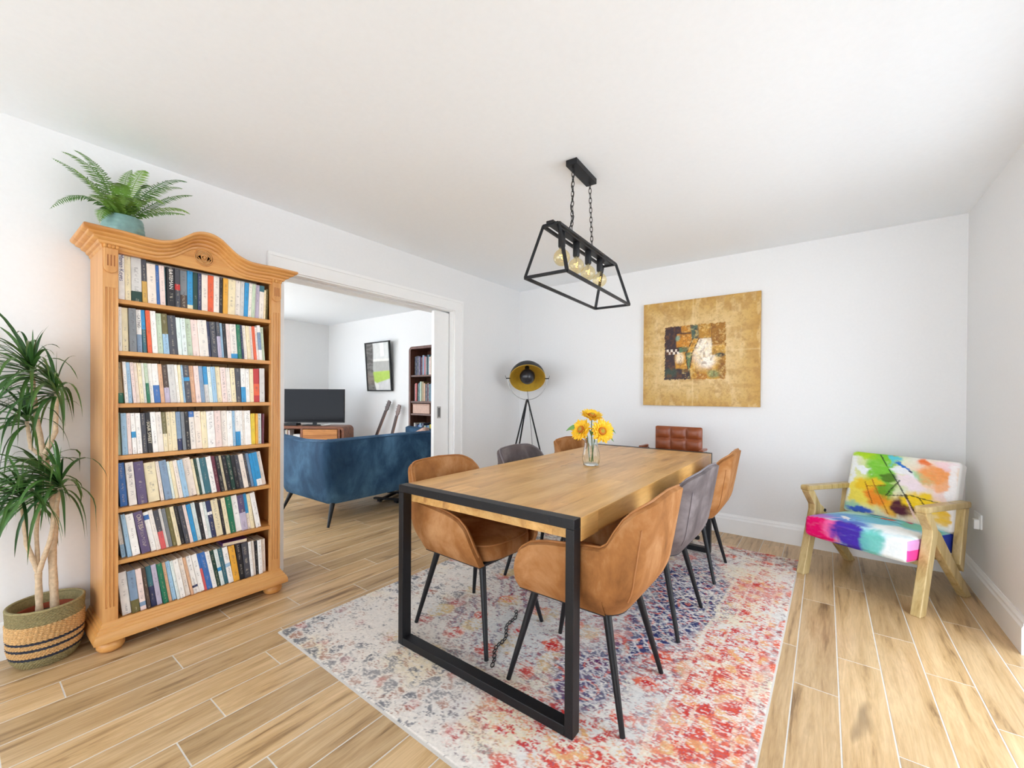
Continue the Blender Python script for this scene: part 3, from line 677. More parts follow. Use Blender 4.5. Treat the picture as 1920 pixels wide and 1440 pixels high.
def book_material():
    m, nt, b = new_mat('book_cover', (.5,)*3, .42, spec=.4)
    a = N(nt, 'Attribute', attribute_name='Col').outputs['Color']
    uv = N(nt, 'UVMap', uv_map='UVMap').outputs[0]; sp = N(nt, 'SeparateXYZ', {0: uv})
    oi = N(nt, 'ObjectInfo').outputs['Random']
    u, v = sp.outputs[0], sp.outputs[1]
    vec = N(nt, 'CombineXYZ', {0: mth(nt, 'MULTIPLY', u, 1.3), 1: mth(nt, 'MULTIPLY', v, 230.), 2: mth(nt, 'MULTIPLY', oi, 50.)}).outputs[0]
    t = mth(nt, 'GREATER_THAN', noise(nt, vec, 1., 2, .7), .53)
    gate = mth(nt, 'GREATER_THAN', noise(nt, N(nt, 'CombineXYZ', {0: mth(nt, 'MULTIPLY', v, 22.), 1: mth(nt, 'MULTIPLY', oi, 90.)}).outputs[0], 1., 1), .49)
    band = mth(nt, 'LESS_THAN', mth(nt, 'ABSOLUTE', u), mth(nt, 'ADD', .22, mth(nt, 'MULTIPLY', oi, .25)))
    mk = mth(nt, 'MULTIPLY', mth(nt, 'MULTIPLY', t, gate), mth(nt, 'MULTIPLY', band, .45))
    lum = N(nt, 'RGBToBW', {0: a}).outputs[0]
    ink = mixc(nt, mth(nt, 'GREATER_THAN', lum, .22), (.62, .55, .42), (.08, .07, .09))
    c = mixc(nt, mk, a, ink)
    f = noise(nt, coords(nt), 40, 4); c = mixc(nt, 1., c, ramp(nt, f, [(.3, (.9,)*3), (.7, (1.04,)*3)]), 'MULTIPLY')
    S(nt, b.inputs['Base Color'], c); return m
MBOOK = book_material(); MPAGE = plain('page_edges', srgb(214, 198, 168), .9, var=.1, vs=150)
def make_book(w, h, d, bands):
    """spine on +x at x=0, thickness 0..w along y, height 0..h; bands: [(z0, z1, colour)] fractions of the height"""
    V, F, C, UV = [], [], [], []
    def quad(ps, c, uvs=None):
        o = len(V); V.extend(ps); F.append((o, o+1, o+2, o+3)); C.extend([c]*4); UV.extend(uvs or [(9, 0)]*4)
    t = min(.0012, w*.08); e = min(.0015, w*.1)
    for z0, z1, c in bands:
        za, zb = z0*h, z1*h
        quad([(0, e, za), (0, w-e, za), (0, w-e, zb), (0, e, zb)], c, [(-1, za), (1, za), (1, zb), (-1, zb)])
        quad([(-e, 0, za), (0, e, za), (0, e, zb), (-e, 0, zb)], c); quad([(0, w-e, za), (-e, w, za), (-e, w, zb), (0, w-e, zb)], c)
        for ya, yb in ((0, t), (w-t, w)):
            if ya == 0: quad([(-d, 0, za), (-e, 0, za), (-e, 0, zb), (-d, 0, zb)], c); quad([(-d, t, zb), (-t, t, zb), (-t, t, za), (-d, t, za)], c)
            else: quad([(-e, w, za), (-d, w, za), (-d, w, zb), (-e, w, zb)], c); quad([(-t, w-t, zb), (-d, w-t, zb), (-d, w-t, za), (-t, w-t, za)], c)
            quad([(-d, ya, za), (-d, ya, zb), (-d, yb, zb), (-d, yb, za)], c)
    for z, c, fl in ((0, bands[0][2], 1), (h, bands[-1][2], 0)):
        for xa, xb, ya, yb in ((-d, -e, 0, t), (-d, -e, w-t, w), (-t*1.5, 0, t*.5, w-t*.5)):
            q = [(xa, ya, z), (xb, ya, z), (xb, yb, z), (xa, yb, z)]; quad(q[::-1] if fl else q, c)
    me = bpy.data.meshes.new('paperback'); me.from_pydata(V, [], F)
    a = me.color_attributes.new('Col', 'FLOAT_COLOR', 'CORNER')
    a.data.foreach_set('color', np.c_[np.array(C), np.ones(len(C))].astype(np.float32).ravel())
    ul = me.uv_layers.new(name='UVMap'); ul.data.foreach_set('uv', np.array(UV, np.float32).ravel())
    return me
def spine_text(book, s, col, zc, w, size, name='title_lettering'):
    cu = bpy.data.curves.new('title', 'FONT'); cu.body = s; cu.size = size; cu.align_x = 'CENTER'; cu.align_y = 'CENTER'; cu.resolution_u = 2
    to = bpy.data.objects.new('title', cu); COL.objects.link(to)
    bpy.context.view_layer.update()
    me = bpy.data.meshes.new_from_object(to.evaluated_get(bpy.context.evaluated_depsgraph_get())); bpy.data.objects.remove(to); bpy.data.curves.remove(cu)
    me.transform(Matrix(((0, 0, 1, .0004), (0, 1, 0, w/2), (-1, 0, 0, zc), (0, 0, 0, 1))))
    me.materials.clear()
    link(name, me, plain('ink', srgb(*col), .6, var=.02), book)
ONES = ['', 'first', 'second', 'third', 'fourth', 'fifth', 'sixth', 'seventh', 'eighth', 'ninth', 'tenth', 'eleventh', 'twelfth', 'thirteenth', 'fourteenth', 'fifteenth', 'sixteenth', 'seventeenth', 'eighteenth', 'nineteenth']
def ordinal(n):
    if n < 20: return ONES[n]
    t = {2: 'twenty', 3: 'thirty', 4: 'forty'}[n//10]
    return (t[:-1]+'ieth') if n % 10 == 0 else t+'-'+ONES[n % 10]
SN = ['top', 'second', 'third', 'middle', 'fifth', 'sixth', 'lowest']
# per shelf: photo strip origin, left and right ends of the shelf front, then spine foot / spine head / colour (+ second colour band, from, to)
BOOKS = [
 (460, 615, 862, """80 80 80 white|155 145 110 cream|230 215 125 silver darkgreen 0 .24|355 335 155 charcoal gold 0 .5|420 395 205 ivory|525 500 225 blue|567 545 230 pink|628 607 245 teal|645 632 250 black|738 730 265 charcoal red .45 .6|802 797 285 grey brown 0 .36|886 880 290 sky cream 0 .12|952 952 310 darkgreen|1005 1005 320 navy|1045 1045 335 ivory|1115 1115 345 orange|1183 1185 355 offwhite|1250 1255 370 black|1293 1298 380 amber|1345 1352 390 cream|1432 1440 405 offwhite|1495 1507 415 silver|1540 1555 430 sky|1585 1602 440 offwhite|1625 1645 450 palegreen|1660 1680 455 lilac|1712 1723 465 offwhite teal .82 1|1765 1770 515 cream|1788 1800 505 olive|1820"""),
 (560, 600, 720, """80 80 70 white|122 115 95 cream|205 185 105 grey|295 265 120 white steel 0 .42|365 335 115 sky teal 0 .55|418 385 125 orange|472 435 130 white|543 503 165 palegreen|608 573 170 olive lightblue 0 .5|680 650 190 charcoal|778 740 215 pale|830 795 225 pale|882 835 230 palegreen|950 918 240 pink|1028 990 245 offwhite|1132 1098 262 navy|1168 1135 265 charcoal|1242 1205 270 lilac charcoal .6 1|1283 1243 280 lightblue|1312 1285 288 black|1355 1335 290 pink|1397 1375 293 offwhite sky 0 .14|1472 1438 300 green|1512 1475 305 navy|1543 1515 310 offwhite|1587 1550 315 cream|1622 1590 318 offwhite|1658 1625 320 orange|1688 1665 330 white|1718 1685 310 white steel .3 .8|1750 1725 330 palegreen|1785"""),
 (660, 588, 585, """85 80 120 tan green 0 .25|150 103 112 white|197 150 118 lightblue|243 193 120 pink|292 247 125 ivory|337 290 127 cream|380 333 128 white|417 375 130 palegreen green 0 .5|452 412 133 white|502 455 135 white blue 0 .45|577 535 140 peach|625 575 150 brown lilac 0 .4|690 645 145 silver|768 725 148 white|808 762 150 cream|837 790 152 lightblue|865 825 155 charcoal sky .58 .68|935 893 160 peach|988 940 162 pink|1042 1005 165 steel|1088 1050 168 sky silver 0 .5|1140 1100 172 pale|1180 1150 172 lightblue|1230 1195 172 yellow cream 0 .99|1288 1250 180 pink|1347 1305 185 offwhite|1398 1375 187 cream|1450 1430 190 charcoal|1510 1495 190 white sky 0 .45|1562 1548 195 white|1607 1595 195 cream|1655 1645 195 red orange .2 .55|1722 1718 190 silver|1780"""),
 (755, 600, 480, """80 75 120 palegreen|120 88 125 lightblue|190 155 125 pink|240 205 125 white sky .4 .55|298 265 125 white|365 330 125 charcoal|428 385 120 black|485 440 112 white|548 502 112 offwhite|612 572 112 cream olive .45 1|662 625 110 cream|714 685 108 cream|775 740 110 steel navy 0 .3|832 795 108 grey|870 835 108 black|925 890 105 offwhite blue .85 1|988 950 105 ivory|1063 1030 105 cream|1122 1100 102 white|1210 1183 98 pink|1287 1265 97 offwhite|1355 1335 97 white|1412 1395 97 lightblue|1445 1435 95 white sky 0 .4|1507 1480 95 white|1532 1508 95 offwhite|1560 1545 95 white|1625 1610 130 yellow|1677 1672 128 amber|1702 1700 130 pale|1748 1752 130 maroon|1768"""),
 (840, 685, 440, """105 75 145 blue|195 150 150 offwhite|300 240 155 purple|420 345 185 cream|568 487 165 ivory|622 548 155 steel|713 625 165 pale|745 665 160 cream|783 705 150 ivory|838 755 145 lightblue|900 808 130 ivory|998 910 135 cream|1032 945 130 darkgreen|1060 975 122 pale|1095 1040 120 teal|1168 1080 110 white|1228 1140 102 maroon|1268 1190 100 black|1318 1238 95 cream|1353 1275 92 black|1398 1320 90 darkgreen|1450 1370 88 black|1492 1420 86 charcoal|1540 1465 80 ivory|1595 1520 85 charcoal|1627 1548 70 steel|1662 1590 68 sky|1693 1620 60 sky white 0 .2|1755 1680 52 offwhite|1805"""),
 (910, 860, 480, """120 75 345 offwhite lightblue .0 .3|175 95 345 lightblue|235 125 355 white|335 222 325 purple|455 348 325 white blue .8 .92|527 415 300 offwhite|580 478 300 charcoal rose 0 .45|638 535 285 white|672 582 280 grey|718 628 268 olive|765 672 255 cream|812 702 255 black|862 755 250 charcoal|915 818 235 pink|953 865 230 sky|1003 915 215 pale|1055 965 210 black|1098 1015 205 white|1132 1058 198 pale|1168 1085 190 navy white .62 .7|1222 1140 180 cream|1303 1228 175 black|1333 1262 155 cream|1383 1310 140 green|1450 1380 110 white|1520 1470 120 purple lilac 0 .5|1588 1515 105 ivory sky .45 1|1628 1570 105 cream|1665 1585 95 white|1735"""),
 (990, 1045, 515, """130 70 420 white|240 160 455 steel olive 0 .3|333 240 400 pink steel .1 .2|410 340 440 brown|460 368 415 teal navy 0 .5|530 440 405 lilac|598 510 425 green|665 568 400 peach|705 612 390 lightblue|760 672 380 pale|797 690 365 white|862 750 355 offwhite|922 825 345 peach|957 830 260 white navy .16 .22|1023 900 245 white|1088 965 240 rose blue .6 1|1117 1010 235 blue|1180 1080 280 white|1230 1135 275 darkgreen|1275 1180 260 pale sky .4 .5|1318 1225 255 teal|1365 1280 215 white lightblue .45 .55|1422 1340 210 amber|1490 1425 200 black|1550 1515 185 charcoal|1620 1585 165 white|1652 1620 158 offwhite|1682 1655 160 black|1715 1695 145 white|1757 1745 140 offwhite|1800"""),
]
TITLES = {(0, 0): ('Marian Keyes', (40, 40, 110), .72, .024), (0, 8): ('BATEMAN', (230, 226, 220), .70, .022), (1, 3): ('LATINO', (20, 20, 24), .72, .016), (3, 6): ('SOUR SWEET', (226, 216, 190), .5, .021),
          (4, 1): ('HA JIN', (120, 116, 120), .76, .018), (5, 3): ('OATES', (196, 180, 160), .76, .024)}
KS = 310/1920
rb = random.Random(11)
for si, (y0, ly, ry, data) in enumerate(BOOKS):
    it = [t.split() for t in data.split('|')]; z0 = SH[si]; bk_ = []
    for k, t in enumerate(it[:-1]):
        bx, tx, ty = map(float, t[:3]); xs = .276
        yb_ = onplane(210+KS*bx, y0+KS*(ly+(ry-ly)*(bx-70)/1750), 0, xs)[1]
        nx_ = float(it[k+1][0]); yn = onplane(210+KS*nx_, y0+KS*(ly+(ry-ly)*(nx_-70)/1750), 0, xs)[1]
        tp = onplane(210+KS*tx, y0+KS*ty, 0, xs)
        lean = math.atan2(yb_-tp[1], max(.1, tp[2]-z0)); hh = math.hypot(yb_-tp[1], tp[2]-z0)
        bk_.append([yb_, yn, lean, hh, t[3:]])
    L = [b[2] for b in bk_]; n = len(L)
    for i in range(n): bk_[i][2] = float(np.mean(L[max(0, i-2):i+3]))
    bk_[-1][2] = L[-1]
    py, pl_, ph = -3.2375-HW+.024, 0., 0.
    for i, (yb_, yn, lean, hh, cs_) in enumerate(bk_):
        hh = min(hh, (.205 if si else .208)/max(.9, math.cos(lean))); hh = max(hh, .15)
        ya = max(yb_, py+.0004+max(0., math.tan(lean)-math.tan(pl_))*min(hh, ph or hh))
        if i == 0: ya = max(ya, -3.2375-HW+.024+max(0., math.sin(lean)*hh))
        w = max(.006, (yn-ya)*math.cos(lean)-.0004); dpt = rb.uniform(.11, .128)
        c1 = srgb(*PAL[cs_[0]]); bands = [(0, 1, c1)]
        if len(cs_) > 1:
            f0, f1 = float(cs_[2]), float(cs_[3]); c2 = srgb(*PAL[cs_[1]]); bands = []
            if f0 > .005: bands.append((0, f0, c1))
            bands.append((f0, f1, c2))
            if f1 < .995: bands.append((f1, 1, c1))
        nm = NAME.get(cs_[0], cs_[0]); from_end = n-i
        lab = ('%s paperback, %s book from the doorway end, %s shelf of the pine bookcase' % (nm, ordinal(from_end), SN[si]))
        o = link('paperback', make_book(w, hh, dpt, bands), MBOOK, None, (.262 if (ya+w > -2.925 or ya-max(0., math.sin(lean)*hh) < -3.566) else .276+rb.uniform(-.012, .0), ya, z0+.0003+max(0., -math.sin(lean)*w)), (lean, 0, 0))
        tag(o, lab, 'book', 'paperbacks in the pine bookcase')
        MB().box(-dpt+.002, -.0014, min(.0013, w*.1), w-min(.0013, w*.1), .0015, hh-.0015).ob('page_block', MPAGE, o)
        if (si, i) in TITLES:
            s, cc, zf, sz = TITLES[(si, i)]; spine_text(o, s, cc, hh*zf, w, min(sz, w*1.05))
        py, pl_, ph = ya+w/math.cos(lean), lean, hh
# a purple book lying on top of the row, and a second short row end
fl_ = link('paperback', make_book(.019, .19, .12, [(0, 1, srgb(94, 52, 104))]), MBOOK, None, (.268, -3.142, .3397), (Matrix.Rotation(R(-4), 3, 'Z') @ Matrix(((0, 0, -1), (-1, 0, 0), (0, 1, 0)))).to_euler())
tag(fl_, 'purple paperback lying flat on top of the lowest row of books', 'book', 'paperbacks in the pine bookcase')
MB().box(-.118, -.0014, .0013, .0177, .0015, .1885).ob('page_block', MPAGE, fl_)

# ================================================================== fern on top of the bookcase
FXc, FYc, FZ = .155, -3.525, 1.8905
fn = thing('potted_fern', 'green fern in a scaled teal pot on top of the pine bookcase', 'plant', (FXc, FYc, FZ))
P = []; n = 60
for i in range(29):
    z = .135*i/28; r_ = float(np.interp(z, [0, .02, .07, .12, .135], [.06, .072, .08, .074, .07]))
    P.append([((r_+.0022*abs(math.sin(8*t+PI/2*(int(i/4) % 2)))*abs(math.sin(PI*i/4)))*math.cos(t), (r_+.0022*abs(math.sin(8*t+PI/2*(int(i/4) % 2)))*abs(math.sin(PI*i/4)))*math.sin(t), z) for t in (2*PI*k/n for k in range(n))])
P.append([(p[0]*.92, p[1]*.92, .135) for p in P[-1]]); P.append([(p[0]*.9, p[1]*.9, .115) for p in P[-2]])
mb = MB().grid(P, cv=True); mb.add(P[0], [tuple(range(n))]); pot = mb.ob('pot', M['pot_teal'], fn, smooth=50)
MB().lathe([(.064, .112), (.0, .116)], 24).ob('soil', M['soil'], fn)
def frond(base, ctrl, tip, wmax, seed, nrm=(0, 0, 1)):
    b, c, e = Vector(base), Vector(ctrl), Vector(tip); rr = random.Random(seed); mb = MB(); pts = []
    for i in range(15): s = i/14; pts.append((1-s)**2*b+2*s*(1-s)*c+s*s*e)
    mb.tube(pts, [.0022*(1-.8*i/14) for i in range(15)], 5)
    m_ = 38
    for i in range(3, m_):
        s = i/m_; p = (1-s)**2*b+2*s*(1-s)*c+s*s*e; d = (2*(1-s)*(c-b)+2*s*(e-c)).normalized()
        sd = d.cross(Vector(nrm)).normalized(); up = sd.cross(d)
        ln = 1.35*wmax*(math.sin(PI*min(1, .12+s*.9))**.7)*(1-.35*s)
        for g in (-1, 1):
            dr = (sd*g+d*.38-up*.18+Vector((rr.uniform(-.1, .1), rr.uniform(-.1, .1), rr.uniform(-.12, .12)))).normalized(); wv = d*(.0042*(1-.45*s))
            mb.add([p-wv*.6, p+wv*.6, p+dr*ln*.5+wv-up*.001, p+dr*ln*.5-wv-up*.001, p+dr*ln-up*.004], [(0, 1, 2, 3), (3, 2, 4)])
    me = mb.ob('frond', M['fern'], fn, fix=False)
    return me
def w2f(px, py, x): p = onplane(px, py, 0, x); return (p[0]-FXc, p[1]-FYc, p[2]-FZ)
FR_ = [((93, 392), (150, 330), .17, .045), ((97, 296), (180, 330), .13, .045), ((115, 284), (190, 300), .06, .04), ((138, 281), (200, 300), .10, .035), ((137, 315), (190, 355), .25, .04),
       ((352, 342), (300, 318), .16, .04), ((343, 354), (290, 335), .06, .035), ((362, 367), (310, 358), .24, .04), ((357, 402), (325, 372), .20, .035), ((348, 403), (300, 388), .28, .035),
       ((248, 318), (225, 330), .05, .035), ((275, 322), (262, 305), .1, .04), ((282, 350), (262, 330), .3, .04), ((228, 345), (222, 330), .34, .04), ((262, 395), (255, 340), .33, .045), ((235, 388), (232, 335), .36, .045),
       ((186, 418), (190, 365), .24, .04), ((165, 370), (195, 350), .33, .04), ((310, 385), (280, 350), .3, .035), ((210, 372), (205, 345), .36, .04)]
for k, (tp, ct, x, wm) in enumerate(FR_):
    t = w2f(*tp, x+.0); c = w2f(*ct, (x+FXc)/2+.01)
    frond((.012*math.cos(k), .012*math.sin(k*2.1), .115), c, t, wm, k, (.5, -.1, .85))

# ================================================================== dracaena in the striped basket
DX, DY = .135, -3.775
dp = thing('potted_dracaena', 'tall dracaena with three pale trunks in a striped woven basket', 'plant', (DX, DY, 0))
def rad(z): return float(np.interp(z, [0, .006, .03, .08, .15, .21, .25], [.080, .09, .104, .114, .116, .117, .119]))
def wband(z0, z1, name, mat, amp=.0022, nt_=56, rows=None, off=0., diag=0.):
    rows = rows or max(3, int((z1-z0)/.006)); P = []; n = nt_*4
    for i in range(rows*3+1):
        z = z0+(z1-z0)*i/(rows*3); k = i//3
        P.append([((rad(z)+off+amp*(math.sin(nt_*t+PI*(k % 2)+diag*z*300)+.8*abs(math.sin(PI*i/3))))*math.cos(t), (rad(z)+off+amp*(math.sin(nt_*t+PI*(k % 2)+diag*z*300)+.8*abs(math.sin(PI*i/3))))*math.sin(t), z) for t in (2*PI*q/n for q in range(n))])
    return MB().grid(P, cv=True).ob(name, mat, bsk, smooth=60, fix=False)
olv = plain('olive_weave', srgb(140, 128, 88), .9, var=.25, vs=130, bs=.4); sea = plain('seagrass', srgb(206, 166, 112), .9, var=.28, vs=160, bs=.5); ind = plain('navy_cord', srgb(48, 50, 62), .9, var=.2, vs=150)
mb = MB().lathe([(.0, .004), (.078, .002), (.08, .008), (.098, .03), (.108, .08), (.110, .15), (.111, .21), (.113, .246), (.115, .249)], 48, caps=False)
bsk = mb.ob('basket', olv, dp, smooth=60)
wband(.0, .045, 'base_weave', olv); wband(.045, .056, 'stripe_cord', ind, .0025, 40, 2, .001); wband(.056, .084, 'seagrass_band', sea, .003, 60); wband(.084, .094, 'stripe_cord', ind, .0025, 40, 2, .001)
wband(.094, .113, 'seagrass_band', sea, .003, 60); wband(.113, .123, 'stripe_cord', ind, .0025, 40, 2, .001); wband(.123, .19, 'seagrass_band', sea, .0042, 44, 8, 0, 1.); wband(.19, .25, 'rim_weave', olv)
MB().tube([(.117*math.cos(t), .117*math.sin(t), .25) for t in np.linspace(0, 2*PI, 49)[:-1]], .006, 8, closed=True).ob('rim', olv, bsk, smooth=60)
MB().lathe([(.09, .10), (.098, .20), (.102, .202), (.102, .212), (.094, .212), (.093, .19), (.0, .19)], 36).ob('inner_pot', M['terracotta'], dp, smooth=40)
MB().lathe([(.0925, .19), (.05, .197), (.0, .199)], 30).ob('soil', M['soil'], dp)
def w2d(px, py, x=.15): p = onplane(px, py, 0, x); return Vector((p[0]-DX, p[1]-DY, p[2]))
crowns = [(w2d(60, 700, .15), .30, 44), (w2d(106, 738, .20), .27, 34), (w2d(50, 790, .13), .25, 30), (w2d(112, 915, .22), .28, 44), (w2d(40, 935, .17), .24, 38), (w2d(78, 890, .12), .22, 26)]
def trunk(pts, r0, r1):
    V_ = [Vector(p) for p in pts]; m = len(V_); out = []
    for i in range(m-1):
        for s in range(6): out.append(V_[i].lerp(V_[i+1], s/6))
    out.append(V_[-1]); k = len(out)
    MB().tube(out, [(r0+(r1-r0)*i/k)*(1+.08*math.sin(i*2.4)) for i in range(k)], 12).ob('trunk', M['bark'], dp, smooth=60)
t0, t1 = w2d(74, 1135, .15), w2d(103, 1125, .15); t0.z = t1.z = .195
forkA = w2d(80, 880, .13); f2_ = w2d(72, 1075, .16)
trunk([t1, w2d(98, 1040, .15), w2d(104, 960, .14), w2d(88, 880, .13), w2d(82, 850, .13)], .0145, .011)
trunk([w2d(82, 855, .13), w2d(68, 780, .14), crowns[0][0]], .010, .007); trunk([w2d(82, 855, .13), w2d(104, 810, .17), crowns[1][0]], .010, .007); trunk([w2d(84, 860, .13), w2d(58, 840, .13), crowns[2][0]], .008, .006)
trunk([t0, f2_], .0125, .011); trunk([f2_, w2d(95, 1010, .19), crowns[3][0]], .0095, .007); trunk([f2_, w2d(50, 1020, .16), crowns[4][0]], .009, .007); trunk([f2_, w2d(68, 1000, .14), crowns[5][0]], .008, .006)
rl = random.Random(5)
for ci, (c, ln, cnt) in enumerate(crowns):
    cnt = int(cnt*1.15)
    for k in range(cnt):
        L = 1.12*ln*rl.uniform(.85, 1.2)*(.42 if k < 5 else .62 if k < 12 else 1); az = 2.39996*k+ci
        for tr in range(14):                       # keep clear of the bookcase side
            ex, ey = c.x+DX+.8*L*math.cos(az), c.y+DY+.8*L*math.sin(az)
            if not (ey > -3.68 and ex < .44): break
            az = rl.uniform(-PI, PI)
        el = R(82-84*(k/cnt)**.9)+rl.uniform(-.12, .12)
        d = Vector((math.cos(az)*math.cos(el), math.sin(az)*math.cos(el), math.sin(el)))
        if d.x < 0: d.x *= .42
        p = c+Vector((0, 0, .06*(1-k/cnt)-.02)); pts = [p.copy()]; ns = 9; g = rl.uniform(.24, .52)*(.45+.9*k/cnt)
        for i in range(ns):
            d = (d+Vector((0, 0, -g*(.35+i/ns)))).normalized(); p = p+d*(L/ns)
            if p.x+DX < .022: p.x = .022-DX
            if p.y+DY > -3.655 and p.x+DX < .40: p.y = -3.656-DY
            pts.append(p.copy())
        mb = MB(); Pg = []
        for i, q in enumerate(pts):
            dd = (pts[min(i+1, ns)]-pts[max(i-1, 0)]).normalized(); sd = dd.cross(Vector((.35*math.cos(az+1.5), .35*math.sin(az+1.5), 1)))
            sd = sd.normalized() if sd.length > 1e-3 else Vector((1, 0, 0)); up = sd.cross(dd)
            ww = .0062*float(np.interp(i/ns, [0, .15, .5, .85, 1], [.7, 1, .95, .45, .04]))
            Pg.append([q-sd*ww+up*ww*.35, q, q+sd*ww+up*ww*.35])
        mb.grid(Pg).ob('leaf', M['drac'], dp, smooth=70, fix=False)

# ================================================================== pendant light
pd = thing('pendant_light', 'black trapezoid cage pendant with four amber globe bulbs over the table', 'pendant lamp', (1.828, -1.945, 2.4), R(2.6))
MB().box(-.031, .031, -.165, .095, -.03, 0).ob('ceiling_rose', M['black'], pd, bevel=.002)
zb, zt_ = 1.742-2.4, 1.99-2.4; LB, WB, LT, WT = .425, .112, .375, .042
fr = MB().box(-.019, .019, -LT-.012, LT, zt_, zt_+.016).ob('cage_frame', M['black'], pd, bevel=.001)
bw_ = .0135
def fbar(p, q, nm='frame_bar'): MB().bar(p, q, bw_, bw_).ob(nm, M['black'], fr, bevel=.001)
for s in (-1, 1):
    fbar((s*WB, -LB, zb), (s*WB, LB, zb)); fbar((s*WT, -LT, zt_), (s*WT, LT, zt_))
    fbar((-WB, s*LB, zb), (WB, s*LB, zb)); fbar((-WT, s*LT, zt_), (WT, s*LT, zt_))
    for e in (-1, 1): fbar((s*WT, e*LT, zt_), (s*WB, e*LB, zb))
def chain(pa, pb, nm):
    pa, pb = Vector(pa), Vector(pb); d = (pb-pa); L = d.length; d.normalize(); a = Vector((1, 0, 0)); a = (a-d*a.dot(d)).normalized(); b = d.cross(a)
    n = int(L/.025); cho = None
    for i in range(n):
        c = pa+d*(L*(i+.5)/n); s_ = a if i % 2 else b; h = L/n*.5+.0042
        o = MB().tube([c+d*(h*math.cos(t))+s_*(.0075*math.sin(t)) for t in (2*PI*k/14 for k in range(14))], .0019, 6, closed=True).ob('chain_link', M['black'], pd, smooth=60)
ca, cb_ = (0, -.14, -.03), (0, -.155, zt_+.016); chain(ca, cb_, 'a'); chain((0, .07, -.03), (0, .11, zt_+.016), 'b')
for y in (-.14, .07): MB().tube([(.0, y+.012*math.cos(t), -.038+.012*math.sin(t)) for t in np.linspace(0, 2*PI, 17)[:-1]], .002, 6, closed=True).ob('hook_ring', M['black'], pd, smooth=60)
MB().tube([(.010*math.sin(i*1.05), -.14-.006*math.cos(i*.8)-.001*i, -.03+(zt_+.046)*i/18) for i in range(19)], .0028, 8).ob('cable', M['black'], pd, smooth=60)
for y in (-.262, -.097, .055, .222):
    MB().lathe([(.0, 0), (.017, 0), (.018, -.004), (.018, -.07), (.015, -.076), (0, -.076)], 20, (0, y, zt_)).ob('lamp_holder', M['black'], pd, smooth=40)
    bz = zt_-.076; rB = .041
    pr = [(.0135, .004), (.0135, -.010)]+[(rB*math.sin(a), -.012-rB*.93-rB*math.cos(a)) for a in np.linspace(PI-.36, 0, 18)][0:0]
    pr += [(max(.0, rB*math.sin(t)), -.012-rB*.92+rB*math.cos(t)) for t in np.linspace(.34, PI, 20)]
    bu = MB().lathe(pr, 28, (0, y, bz)).ob('globe_bulb', M['amber'], pd, smooth=60)
    inn = [(max(0., r_-.0012), z) for r_, z in pr]
    MB().tube([(.012*math.cos(t*2.2)*(.5+.5*math.sin(t)), y+.012*math.sin(t*2.2)*(.5+.5*math.sin(t)), bz-.03-.028*t/6) for t in np.linspace(0, 6, 40)], .0009, 5).ob('filament', M['filament'], bu)
    MB().cyl((0, y, bz), (0, y, bz-.03), .003, .002, 8).ob('stem', M['steel'], bu)

# ================================================================== tripod floor lamp in the corner
lm = thing('tripod_lamp', 'black dome floor lamp with gold inside on a tripod in the corner', 'floor lamp', (.40, -.42, 0))
ctr = Vector((0, 0, 1.355)); ax = Vector((.8, .6, 0)); fw = Vector((.6, -.8, 0)); nrm = (fw*math.cos(R(44))+Vector((0, 0, -1))*math.sin(R(44))).normalized(); Rd = .188
q = (-nrm).to_track_quat('Z', 'X')
dome = [(Rd*math.cos(t), Rd*math.sin(t)) for t in np.linspace(0, PI/2, 16)]
def placed(mb): return MB().add([q @ Vector(p)+ctr for p in mb.v], mb.f)
do = placed(MB().lathe(dome, 40, caps=False)).ob('dome_shade', M['black_soft'], lm, smooth=50)
placed(MB().lathe([(r_*.975, z*.975) for r_, z in dome], 40, caps=False)).ob('gold_lining', M['gold'], do, smooth=50)
placed(MB().tube([(Rd*.988*math.cos(t), Rd*.988*math.sin(t), 0) for t in np.linspace(0, 2*PI, 49)[:-1]], .003, 6, closed=True)).ob('shade_rim', M['gold'], do, smooth=60)
bl = MB(); bl.lathe([(.0, -.082)]+[(.082*math.cos(t), .082*math.sin(t)) for t in np.linspace(-PI/2+.15, PI/2-.15, 18)]+[(0, .082)], 28)
placed(MB().add([(p[0], p[1], p[2]+.03) for p in bl.v], bl.f)).ob('inner_reflector', plain('gloss_black', (.02, .02, .024), .22), lm, smooth=50)
placed(MB().cyl((0, 0, .10), (0, 0, .18), .02, .024, 14)).ob('bulb_holder', M['black'], lm)
ar = [ctr+ax*(.205*math.cos(t))+Vector((0, 0, .222*math.sin(t))) for t in np.linspace(PI, 2*PI, 28)]
MB().tube(ar, .0035, 8).ob('yoke', M['steel'], lm, smooth=60)
for s in (-1, 1):
    MB().cyl(ctr+ax*(s*.18), ctr+ax*(s*.222), .0055, n=10).ob('pivot_bolt', M['black'], lm)
    MB().bar(ctr+ax*(s*.222)+Vector((0, 0, -.004)), ctr+ax*(s*.232)+Vector((0, 0, .03)), .006, .004).ob('wing_nut', M['black'], lm)
apx = Vector((0, 0, 1.125))
MB().cyl(apx+Vector((0, 0, -.02)), apx+Vector((0, 0, .014)), .016, .011, 12).ob('tripod_head', M['black'], lm)
for a in (-.05, 2.25, 3.35):
    dr = ax*math.cos(a)+fw*math.sin(a) if False else ax*math.cos(a)-fw*math.sin(a)
    MB().tube([apx+dr*.008, Vector((dr.x*.285, dr.y*.285, 0))], [.0085, .0075], 10).ob('leg', M['black'], lm, smooth=60)
